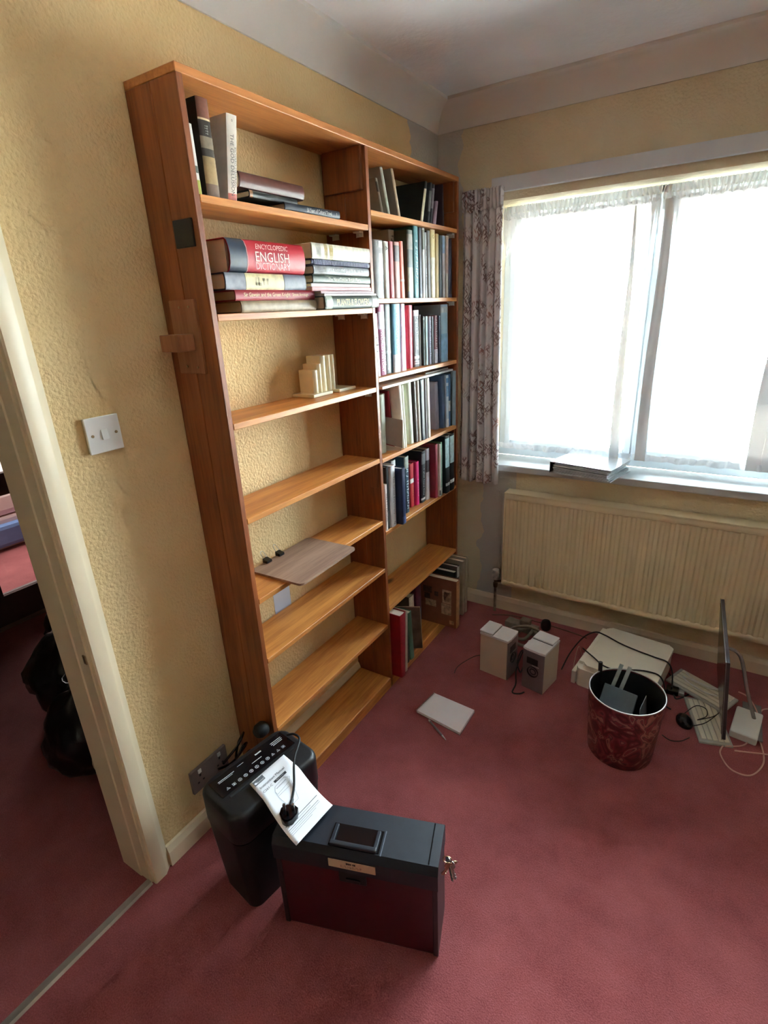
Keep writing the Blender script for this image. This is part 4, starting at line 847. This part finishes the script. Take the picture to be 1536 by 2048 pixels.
# ------------------------------------------------------------------ notepad and pen
npd = thing('notepad', 'white spiral notepad lying open on the carpet', 'notepad', (.47, -.915, 0), math.radians(0))
pc = [(-.094, .077), (.104, .062), (.104, -.088), (-.110, -.058)]
bm = bmesh.new(); prism(bm, pc, 'z', 0, .0015); link('back_card', bm, mat('pad_card', (96, 92, 100), .7, .05, 30), npd)
bm = bmesh.new(); prism(bm, [(x*.985, y*.985) for x, y in pc], 'z', .0016, .013); link('paper_block', bm, PAPER, npd)
bm = bmesh.new()
for k in range(22):
    t = (k+.5)/22; p = Vector((lerp(-.094, -.110, t), lerp(.077, -.058, t), .0045)); tube(bm, [p+Vector((.005, 0, -.003)), p+Vector((-.002, 0, -.004)), p+Vector((-.004, 0, .005)), p+Vector((.001, 0, .0115)), p+Vector((.008, 0, .0092))], .0007, 4, 3)
link('spiral_wire', bm, METAL, npd)
pn = thing('pen', 'slim grey ballpoint pen lying by the notepad', 'pen', (.4845, -1.0245, .0046), math.atan2(-.067, .113))
for nm, a, b, r0, r1, m_ in (('barrel', -.055, .035, .0042, .0042, mat('pen_grey', (108, 96, 104), .35, .1, 40)), ('tip', .0352, .062, .0042, .0008, METAL), ('cap', -.066, -.0552, .0034, .0042, METAL)):
    link(nm, tube(bmesh.new(), [(a, 0, 0), ((a+b)/2, 0, 0), (b, 0, 0)], lambda t, r0=r0, r1=r1: lerp(r0, r1, t), 10, 2), m_, pn, smooth=60)
# ------------------------------------------------------------------ shredder
SH = .375
sh = thing('paper_shredder', 'black paper shredder bin standing by the bookcase end', 'shredder', (.284, -1.765, 0), math.radians(-9))
bm = bmesh.new(); R0, R1 = rrect(-.075, .080, -.135, .132, .03, 10), rrect(-.090, .094, -.152, .150, .04, 10)
ra_ = []
for q, z in ((R0, .0), (R0, .004), (R1, .27)): ra_.append([bm.verts.new((x, y, z)) for x, y in q])
bm.faces.new(ra_[0][::-1]); bm.faces.new(ra_[-1])
for a, b in zip(ra_, ra_[1:]):
    for k in range(len(a)): bm.faces.new((a[k], a[(k+1) % len(a)], b[(k+1) % len(a)], b[k]))
link('bin', bm, BLACK, sh, smooth=40)
bm = bmesh.new(); ra_ = []
for ins, z in ((.004, .271), (0, .276), (0, SH-.016), (.0015, SH-.010), (.005, SH-.004), (.009, SH-.001), (.014, SH)):
    ra_.append([bm.verts.new((x, y, z)) for x, y in rrect(-.092+ins, .096-ins, -.154+ins, .152-ins, .042-ins*.8, 10)])
bm.faces.new(ra_[0][::-1]); bm.faces.new(ra_[-1])
for a, b in zip(ra_, ra_[1:]):
    for k in range(len(a)): bm.faces.new((a[k], a[(k+1) % len(a)], b[(k+1) % len(a)], b[k]))
link('cutter_head', bm, BLACK, sh, smooth=50)
link('feed_slot', B(.012, .020, -.112, .112, SH, SH+.0012), mat('slot_black', (4, 4, 5), .8, .05, 20), sh)
pn_ = link('control_panel', B(-.070, .004, -.128, .128, SH, SH+.0015, .0005), BLACKG, sh)
# printed symbols on the panel
def sym(kind, x, y, s):
    bm = bmesh.new(); z = SH+.0019
    def ringb(n, r0, r1, a0=0):
        v = [[bm.verts.new((x+r*math.cos(a0+2*math.pi*k/n), y+r*math.sin(a0+2*math.pi*k/n), z)) for k in range(n)] for r in (r0, r1)]
        for k in range(n): bm.faces.new((v[0][k], v[0][(k+1) % n], v[1][(k+1) % n], v[1][k]))
    def bar(x0, x1, y0, y1): bm.faces.new([bm.verts.new(p) for p in ((x+x0*s, y+y0*s, z), (x+x1*s, y+y0*s, z), (x+x1*s, y+y1*s, z), (x+x0*s, y+y1*s, z))])
    if kind == 't': ringb(3, s*.75, s*1.05, math.pi); bar(-.3, .35, -.1, .1)
    elif kind == 'c': ringb(14, s*.72, s*.95); bar(-.5, .5, -.12, .12); bar(-.12, .12, -.4, .4)
    elif kind == 's': ringb(4, s*.85, s*1.1, math.pi/4); bar(-.4, .4, -.3, .3)
    link('printed_symbol', bm, mat('panel_print', (190, 194, 198), .5, .03, 20), pn_)
for k, q in enumerate(('t', 's', 'c', 'c', 'c', 'c', 'c', 'c', 't', 't', 's')): sym(q, -.012, -.100+k*.0195, .0062)
bm = bmesh.new()
for x0, x1, y0, y1 in ((-.052, -.050, -.108, -.055), (-.047, -.0455, -.108, -.062), (-.058, -.057, -.04, -.018), (-.055, -.050, .02, .042), (-.052, -.050, .075, .115), (-.046, -.044, .075, .115), (-.040, -.038, .078, .112), (-.034, -.032, -.005, .03)):
    bm.faces.new([bm.verts.new(p) for p in ((x0, y0, SH+.0018), (x1, y0, SH+.0018), (x1, y1, SH+.0018), (x0, y1, SH+.0018))])
link('panel_print', bm, MC['panel_print'], pn_)
bm = bmesh.new(); tube(bm, [(-.088, .02, .30), (-.115, .02, .315), (-.118, .04, .335), (-.112, .06, .315), (-.088, .06, .30)], .006, 8, 5); link('carry_handle', bm, BLACKG, sh, smooth=180)
# instruction leaflet, sagging between shredder and case
mn = thing('instruction_manual', 'white instruction manual leaflet lying over shredder and case under a plug', 'manual', (.41, -1.775, .36))
A, Bq, Cq, Dq = Vector((.303, -1.825, .3785)), Vector((.315, -1.697, .3785)), Vector((.526, -1.740, .346)), Vector((.518, -1.882, .352))
off = Vector(mn.location)
def leaf(u, v):
    """u across the heading, v down the page"""
    p = (A.lerp(Bq, u)).lerp(Dq.lerp(Cq, u), v)
    z0_, z1_ = .3790, lerp(.3440, .3400, u)          # shredder top, case lid
    t = max(0, (v-.34)/.66)
    p.z = lerp(z0_, z1_, 1-(1-t)**1.7) - .006*math.sin(math.pi*t)*(1-u*.5) + .006*u*max(0, v-.6)
    return p-off
def grid_sheet(lift, u0=0, u1=1, v0=0, v1=1, nu=10, nv=16):
    bm = bmesh.new(); V = [[bm.verts.new(leaf(lerp(u0, u1, i/nu), lerp(v0, v1, j/nv))+Vector((0, 0, lift))) for i in range(nu+1)] for j in range(nv+1)]
    for j in range(nv):
        for i in range(nu): bm.faces.new((V[j][i], V[j+1][i], V[j+1][i+1], V[j][i+1]))
    return bm
o = link('page', grid_sheet(.004), PAPER, mn, smooth=180); md = o.modifiers.new('t', 'SOLIDIFY'); md.thickness = .0008; md.offset = 0
o = link('page', grid_sheet(.0015, .03, .97, .02, .97), PAPER, mn, smooth=180)
def on_leaf(body, h, wmax, u, v, m):
    t = text(body, h, wmax, (0, 0, 0), (1, 0, 0), (0, 1, 0), m, mn, 'lettering')
    for vt in t.data.vertices:
        uu, vv = u+vt.co.x/.13, v-vt.co.y/.225; vt.co = leaf(uu, vv)+Vector((0, 0, .0052))
def bar_leaf(u0, u1, v0, v1, m, nm='printed_block'):
    link(nm, grid_sheet(.0048, u0, u1, v0, v1, 4, 3), m, mn)
bar_leaf(.05, .33, .02, .10, mat('logo_grey', (96, 100, 108), .7, .05, 30)); on_leaf('Bonsaii', .006, .024, .22, .075, PAPER)
bm = bmesh.new(); c = leaf(.095, .07)+Vector((0, 0, .0055)); v = [bm.verts.new(c+Vector((.004*math.cos(a), .004*math.sin(a), 0))) for a in [2*math.pi*k/10 for k in range(10)]]; bm.faces.new(v); link('logo_disc', bm, PAPER, mn)
on_leaf('Instruction Manual', .0085, .088, .44, .17, INK); on_leaf('C261-C', .0075, .033, .22, .25, INK); bar_leaf(.40, .74, .225, .265, INK); on_leaf('Paper Shredder', .004, .036, .57, .245, PAPER)
def line_leaf(pts, w, m):
    bm = bmesh.new(); P = [leaf(*p)+Vector((0, 0, .0052)) for p in pts]
    for a, b in zip(P, P[1:]):
        d = (b-a).normalized(); s = Vector((-d.y, d.x, 0))*w/2; bm.faces.new([bm.verts.new(q) for q in (a-s, a+s, b+s, b-s)])
    link('line_drawing', bm, m, mn)
line_leaf([(.28, .36), (.34, .31), (.62, .29), (.72, .34), (.66, .38), (.30, .40), (.28, .36)], .0009, INKL); line_leaf([(.28, .36), (.29, .44), (.36, .60), (.60, .60), (.70, .38)], .0008, INKL); line_leaf([(.34, .345), (.62, .335)], .0016, INKL); line_leaf([(.30, .42), (.62, .42)], .0008, INKL)
for v0, a, b, w in ((.74, .06, .93, .0016), (.77, .06, .70, .001), (.80, .06, .88, .0012), (.825, .06, .88, .0009), (.85, .06, .74, .0009), (.875, .06, .60, .0009)): line_leaf([(a, v0), ((a+b)/2, v0), (b, v0)], w, INK if w > .0011 else INKL)
# plug and lead
pg = thing('mains_plug', 'black mains plug with its lead resting on the instruction manual', 'plug', (.449, -1.829, .352))
dirv = Vector((.5, -.86, 0)).normalized()
fx = Matrix(((dirv.x, -dirv.y, 0), (dirv.y, dirv.x, 0), (0, 0, 1))).to_4x4()
bm = bmesh.new(); prism(bm, [(-.022, -.010), (-.022, .010), (-.012, .023), (.006, .024), (.024, .014), (.030, .004), (.030, -.004), (.024, -.014), (.006, -.024), (-.012, -.023)], 'z', 0, .020); bmesh.ops.bevel(bm, geom=[e for e in bm.edges if e.verts[0].co.z > .019 and e.verts[1].co.z > .019], offset=.003, segments=2, affect='EDGES'); bm.transform(fx); link('body', bm, BLACKG, pg, smooth=40)
bm = bmesh.new()
for y in (-.012, .012): box(bm, -.008, -.002, y-.0035, y+.0035, .0202, .038)
bm.transform(fx); link('pin', bm, METAL, pg)
bm = bmesh.new(); box(bm, .010, .014, -.003, .003, .0202, .036); bm.transform(fx); link('earth_pin', bm, BLACKG, pg)
ofs = Vector(pg.location); base = Vector((0, 0, .010))
bm = tube(bmesh.new(), [base-dirv*.021, base-dirv*.034, base-dirv*.046], lambda t: lerp(.0062, .0044, t), 8, 3); link('cord_grip', bm, RUBBER, pg, smooth=60)
bm = tube(bmesh.new(), [base-dirv*.045, base-dirv*.08+Vector((0, 0, .014)), Vector((.375, -1.715, .408))-ofs, Vector((.335, -1.645, .405))-ofs, Vector((.295, -1.625, .392))-ofs, Vector((.27, -1.632, .383))-ofs], .0034, 8, 6); link('flex', bm, RUBBER, pg, smooth=180)
bm = bmesh.new(); lathe(bm, [(0, 0), (.018, 0), (.024, .008), (.024, .03), (.016, .042), (0, .044)], 18)
pl2 = tag(link('round_plug', bm, mat('matt_black', (10, 10, 11), .7, .1, 30), smooth=40, loc=(.155, -1.612, .352)), 'round black plug top hanging behind the shredder against the case', 'plug'); pl2.rotation_euler = (math.radians(90), 0, 0)
cable('shiny black lead coiled on the wall side of the shredder', [(.05, -1.72, .235), (.09, -1.68, .30), (.075, -1.64, .31), (.05, -1.65, .26), (.08, -1.69, .245), (.10, -1.67, .29), (.085, -1.645, .27), (.06, -1.69, .22), (.045, -1.74, .225)], .0042, BLACKG)
# ------------------------------------------------------------------ file case
fc = thing('file_case', 'dark red and black lidded carry case with a cream label', 'storage case', (.643, -1.818, 0), math.atan2(.136, .41))
BXW, BXD, BXH = .217, .132, .332     # local: front face at y=0, depth to +y
RED = mat('case_red', (70, 12, 22), .35, .08, 20, .05, 200); LID = mat('case_lid', (28, 33, 42), .42, .12, 40, .05, 250)
link('body', B(-BXW+.008, BXW-.008, .004, BXD-.006, .0, .255, .004), RED, fc)
for s in (-1, 1): link('end_frame', B(min(s*BXW, s*(BXW-.014)), max(s*BXW, s*(BXW-.014)), 0, BXD-.002, 0, .262, .003), mat('case_end', (40, 26, 30), .45, .1, 40), fc)
bm = bmesh.new(); prism(bm, [(-.006, .262), (-.006, .312), (.006, BXH), (BXD-.008, BXH), (BXD+.002, .318), (BXD+.002, .262)], 'x', -BXW-.002, BXW+.002); link('lid', bm, LID, fc)
link('lid_rib', B(BXW-.024, BXW-.021, .008, BXD-.01, BXH, BXH+.0012), BLACKG, fc)
link('handle_well', B(-.066, .068, .010, .072, BXH+.0003, BXH+.0016), BLACKG, fc)
bm = bmesh.new(); box(bm, -.062, -.052, .014, .066, BXH+.0018, BXH+.009, .002); box(bm, .052, .062, .014, .066, BXH+.0018, BXH+.009, .002); box(bm, -.062, .062, .006, .018, BXH+.0018, BXH+.012, .003)
link('carry_handle', bm, LID, fc)
bm = bmesh.new(); box(bm, .072, .0745, .004, .074, BXH, BXH+.0025); link('lid_seam', bm, mat('worn_edge', (86, 94, 106), .4, .1, 30), fc)
lb = link('label_plate', B(-.063, .062, -.0085, -.0062, .279, .306, .001), mat('cream_label', (196, 168, 138), .6, .06, 40), fc)
bm = bmesh.new()
for x0, x1 in ((-.015, -.0095), (-.0088, -.0045), (-.0035, -.001), (.002, .0042), (.005, .010)): box(bm, x0, x1, -.0088, -.0085, .296, .302)
link('printed_mark', bm, mat('label_ink', (50, 34, 28), .7, .05, 30), lb)
bm = bmesh.new(); x = -.030; rn = random.Random(4)
while x < .026:
    w_ = rn.uniform(.002, .005); box(bm, x, x+w_*.4, -.0088, -.0085, .2835, .2925); box(bm, x, x+w_, -.0088, -.0085, .2835+rn.choice((0, .004, .0075)), .285+rn.choice((0, .004, .0075))); x += w_+.0016
link('printed_mark', bm, mat('label_ink_pale', (150, 124, 102), .7, .05, 30), lb)
bm = bmesh.new(); box(bm, -.040, .034, -.004, .003, .222, .262, .003); box(bm, -.020, .018, -.007, -.004, .228, .240, .001); link('front_catch', bm, BLACK, fc)
kx = thing('key_bunch', 'small bunch of keys hanging at the end of the carry case', 'keys', (.858, -1.713, .285), math.radians(20))
bm = bmesh.new(); prof = [(.011*math.cos(2*math.pi*k/16), .0, .045+.011*math.sin(2*math.pi*k/16)) for k in range(17)]; tube(bm, prof, .0012, 6, 0); link('key_ring', bm, BRASS, kx)
for k, (dx, a) in enumerate(((.004, 20), (.010, -15), (.014, 40), (.002, -40))):
    bm = bmesh.new(); v = rrect(-.010, .010, -.011, .011, .008, 4); prism(bm, v, 'y', -.001, .001); box(bm, -.0035, .0035, -.001, .001, -.042, -.0105); box(bm, .0035, .006, -.001, .001, -.038, -.034); box(bm, .0035, .0055, -.001, .001, -.030, -.026)
    o = link('key', bm, (BRASS, METAL)[k % 2], kx, loc=(dx, .003*k, .026)); o.rotation_euler = (math.radians(a*.4), math.radians(a), math.radians(a))
# ------------------------------------------------------------------ monitor, keyboards, bits by the radiator
def fr_from(o, x, y):
    x = Vector(x).normalized(); n = x.cross(Vector(y)).normalized(); y = n.cross(x)
    m = Matrix((x, y, n)).transposed().to_4x4(); m.translation = Vector(o); return m
mo = thing('monitor', 'thin dark computer screen seen edge on, propped on a stand by the radiator', 'monitor', (1.462, -.56, .0165))
mm = fr_from((0, 0, .006), (-.033, .405, .040), (-.043, .0, .36))
ALU = mat('silver_bezel', (176, 174, 176), .25, .05, 30, metal=.6)
def mpart(nm, args, m_, par, bev=.002):
    bm = B(*args, bev); bm.transform(mm); return link(nm, bm, m_, par)
mpart('back_shell', (0, .41, .0, .365, -.005, .006), mat('dark_shell', (58, 50, 54), .4, .1, 20), mo)
mpart('bezel', (-.001, .411, -.001, .366, -.0078, -.0052), ALU, mo, .001)
mpart('screen', (.012, .398, .014, .354, -.0088, -.0079), BLACKG, mo, 0)
bm = bmesh.new(); c1 = mm @ Vector((.2, .24, .016)); prism(bm, [(-.02, -.006), (.02, -.006), (.02, .006), (-.02, .006)], 'z', 0, .03); bm.free()
bm = tube(bmesh.new(), [mm @ Vector((.20, .28, .007)), Vector((.010, .175, .275)), Vector((.055, .17, .135)), Vector((.098, .17, .012))], .007, 8, 5); link('prop_leg', bm, ALU, mo, smooth=180)
bm = B(.060, .125, .06, .28, .0, .006, .002); link('stand_foot', bm, ALU, mo)
def keyboard(label, loc, rz, rx=0, w=.40, d=.115):
    k = thing('keyboard', label, 'keyboard', loc, rz); k.rotation_euler = (rx, 0, rz)
    link('tray', B(-w/2, w/2, -d/2, d/2, 0, .010, .003), mat('key_tray', (170, 168, 160), .5, .05, 20), k); n = 0
    me = None
    for r in range(5):
        for c in range(15):
            if me is None:
                bm = B(-.0105, .0105, -.0085, .0085, 0, .005, .0015, 1); me = bpy.data.meshes.new('key'); bm.to_mesh(me); bm.free(); me.materials.append(CPLAS)
            o = bpy.data.objects.new('key', me); C.objects.link(o); o.parent = k; o.location = (-w/2+.026+c*(w-.05)/14, -d/2+.019+r*.0195, .0102)
    return k
keyboard('white keyboard flat on the carpet under the screen, near end forward', (1.405, -.455, 0), math.radians(-74), 0, .26)
keyboard('second white keyboard lying askew under cables by the screen', (1.372, -.285, .0175), math.radians(-28), math.radians(7), .25, .11)
tag(link('white_router', B(-.045, .045, -.085, .085, 0, .034, .008, 3), WPLAS, loc=(1.535, -.425, .0)), 'rounded white router box behind the screen', 'router').rotation_euler = (0, 0, math.radians(-8))
bm = bmesh.new(); bmesh.ops.create_uvsphere(bm, u_segments=20, v_segments=12, radius=1, matrix=Matrix.Diagonal((.030, .040, .026, 1))); bmesh.ops.bisect_plane(bm, geom=bm.verts[:]+bm.edges[:]+bm.faces[:], plane_co=(0, 0, -.008), plane_no=(0, 0, -1), clear_outer=True); bmesh.ops.holes_fill(bm, edges=bm.edges[:])
ms = tag(link('computer_mouse', bm, BLACKG, smooth=60, loc=(1.328, -.505, .008)), 'glossy black computer mouse on the carpet beside the keyboard', 'mouse'); ms.rotation_euler = (0, 0, .4)
cable('black mouse lead looped over the white keyboard', [(1.325, -.466, .018), (1.36, -.42, .035), (1.395, -.42, .034), (1.40, -.46, .03), (1.37, -.50, .03), (1.42, -.46, .036), (1.44, -.42, .032), (1.40, -.50, .03), (1.36, -.52, .012)], .0018, KC)
cable('dark wire trailing over the carpet from bin to keyboard', [(1.26, -.62, .003), (1.29, -.635, .003), (1.325, -.62, .003), (1.352, -.585, .003)], .0018, KC)
cable('white usb leads bundled on the second keyboard', [(1.31, -.225, .05), (1.335, -.255, .045), (1.39, -.275, .045), (1.43, -.27, .04), (1.40, -.295, .05), (1.33, -.27, .05), (1.30, -.25, .04), (1.33, -.30, .05), (1.38, -.325, .046), (1.43, -.325, .042)], .003, WPLAS)
hb = thing('usb_hub', 'small chrome and black plug adaptor between bin and keyboard', 'adaptor', (1.272, -.33, 0))
link('body', B(-.028, .02, -.02, .02, 0, .024, .004), BLACKG, hb); link('chrome_end', B(.0202, .042, -.014, .014, .003, .02, .004), METAL, hb)
cable('pale pink network cable curled in loops on the carpet', [(1.462, -.572, .004), (1.455, -.621, .004), (1.49, -.684, .004), (1.549, -.681, .004), (1.589, -.595, .004), (1.583, -.492, .004), (1.553, -.410, .012), (1.575, -.350, .02), (1.545, -.26, .03), (1.505, -.25, .04)], .0028, mat('pink_cable', (206, 160, 148), .45, .06, 30))
cable('second pale cable crossing the loops towards the wall', [(1.50, -.578, .004), (1.55, -.565, .0075), (1.604, -.549, .0095), (1.68, -.53, .004)], .0026, MC['pink_cable'])
cable('third pale cable rising past the router', [(1.47, -.577, .0095), (1.53, -.53, .0045), (1.555, -.46, .010), (1.58, -.345, .006), (1.60, -.27, .004), (1.68, -.24, .004)], .0026, MC['pink_cable'])

# ------------------------------------------------------------------ hall beyond the doorway
HW = mat('hall_wall', (150, 120, 108), .8, .05, 5)
bm = bmesh.new(); box(bm, -5.2, -.11, .1, .2, 0, RH); struct(link('wall_hall', bm, HW)); struct(link('wall_hall_end', B(-5.2, -.11, RY-.1, RY, 0, RH), HW))
GY0, GY1 = -1.46, -.90
bm = bmesh.new(); box(bm, -2.12, -2.02, RY, GY0-.14, 0, RH); box(bm, -2.12, -2.02, GY1+.06, .1, 0, RH); box(bm, -2.12, -2.02, GY0-.14, GY1+.06, 2.05, RH); struct(link('wall_hall_far', bm, HW))
dg = bpy.data.objects.new('door_2', None); C.objects.link(dg); struct(dg, 'dark framed glazed door to the sunny room')
DM = mat('dark_door', (84, 66, 64), .5, .1, 20)
bm = bmesh.new(); box(bm, -2.1, -2.05, GY0-.14, GY0, 0, 2.05); box(bm, -2.1, -2.05, GY1, GY1+.06, 0, 2.05); box(bm, -2.1, -2.05, GY0, GY1, 0, .175); box(bm, -2.1, -2.05, GY0, GY1, 1.95, 2.05); box(bm, -2.1, -2.05, GY0, GY1, .74, .86); link('door_frame', bm, DM, dg)
link('pane', B(-2.078, -2.072, GY0, GY1, .175, .74), GL, dg); link('pane', B(-2.078, -2.072, GY0, GY1, .86, 1.95), GL, dg)
struct(link('trim_6', B(-2.04, -2.0, GY0-.1, GY1, 0, .008), mat('hall_bar', (150, 126, 116), .5, .05, 20)), 'threshold bar at the far door')
struct(link('wall_far_room', B(-5.2, -5.1, RY, .1, 0, RH), mat('pink_wall', (226, 190, 186), .8, .04, 4)))
bd = thing('bed', 'low bed with pink cover and blue blanket seen through the glazed door', 'bed', (-3.9, -.75, 0))
link('base', B(-.6, .6, -.5, .7, 0, .25, .02), mat('bed_pink', (214, 196, 194), .9, .08, 8), bd); link('mattress', B(-.6, .6, -.5, .7, .252, .45, .05), mat('bed_cover', (232, 216, 212), .9, .08, 8), bd); link('blanket', B(.54, .66, -.5, .7, .03, .20, .03), mat('bed_blue', (110, 140, 190), .9, .15, 8), bd)
BAG = mat('bin_liner', (16, 16, 18), .28, .3, 20, .6, 28)
def bag(label, loc, sx, sy, sz, seed, knot=True):
    t = thing('bin_bag', label, 'bin bag', loc, 0, None); bm = bmesh.new(); bmesh.ops.create_icosphere(bm, subdivisions=4, radius=1)
    from mathutils import noise
    for v in bm.verts:
        p = v.co.normalized(); f = 1+.22*noise.noise(p*2.1+Vector((seed, 0, 0)))+.12*abs(noise.noise(p*6+Vector((0, seed, 0))))
        z_ = max(-.92, p.z*f); k = 1-.45*max(0, p.z)**2
        v.co = Vector((p.x*f*sx*k, p.y*f*sy*k, (z_+.92)/1.92*sz))
    link('bag', bm, BAG, t, smooth=180)
    bm = bmesh.new(); lathe(bm, [(.02, sz*.90), (.014, sz*.96), (.05, sz*1.12), (.047, sz*1.12), (.008, sz*.97)], 14); link('tied_neck', bm, BAG, t, smooth=60)
    return t
bag('full black bin bag slumped on the hall carpet nearest the doorway', (-.60, -1.80, 0), .18, .16, .36, 3)
bag('black bin bag behind the nearest one in the hall', (-.98, -1.62, 0), .2, .2, .40, 9)
bag('dull grey black bag furthest back along the hall floor', (-1.45, -1.36, 0), .2, .16, .30, 14)
hb = thing('hall_bin', 'cream plastic waste bin in the hall half hidden by the door lining', 'bin', (-.27, -1.84, 0))
bm = bmesh.new(); lathe(bm, [(0, 0), (.085, 0), (.112, .25), (.118, .252), (.116, .258), (.106, .255), (.08, .006), (0, .006)], 32); link('body', bm, mat('bin_cream', (206, 186, 160), .5, .05, 12), hb, smooth=50)
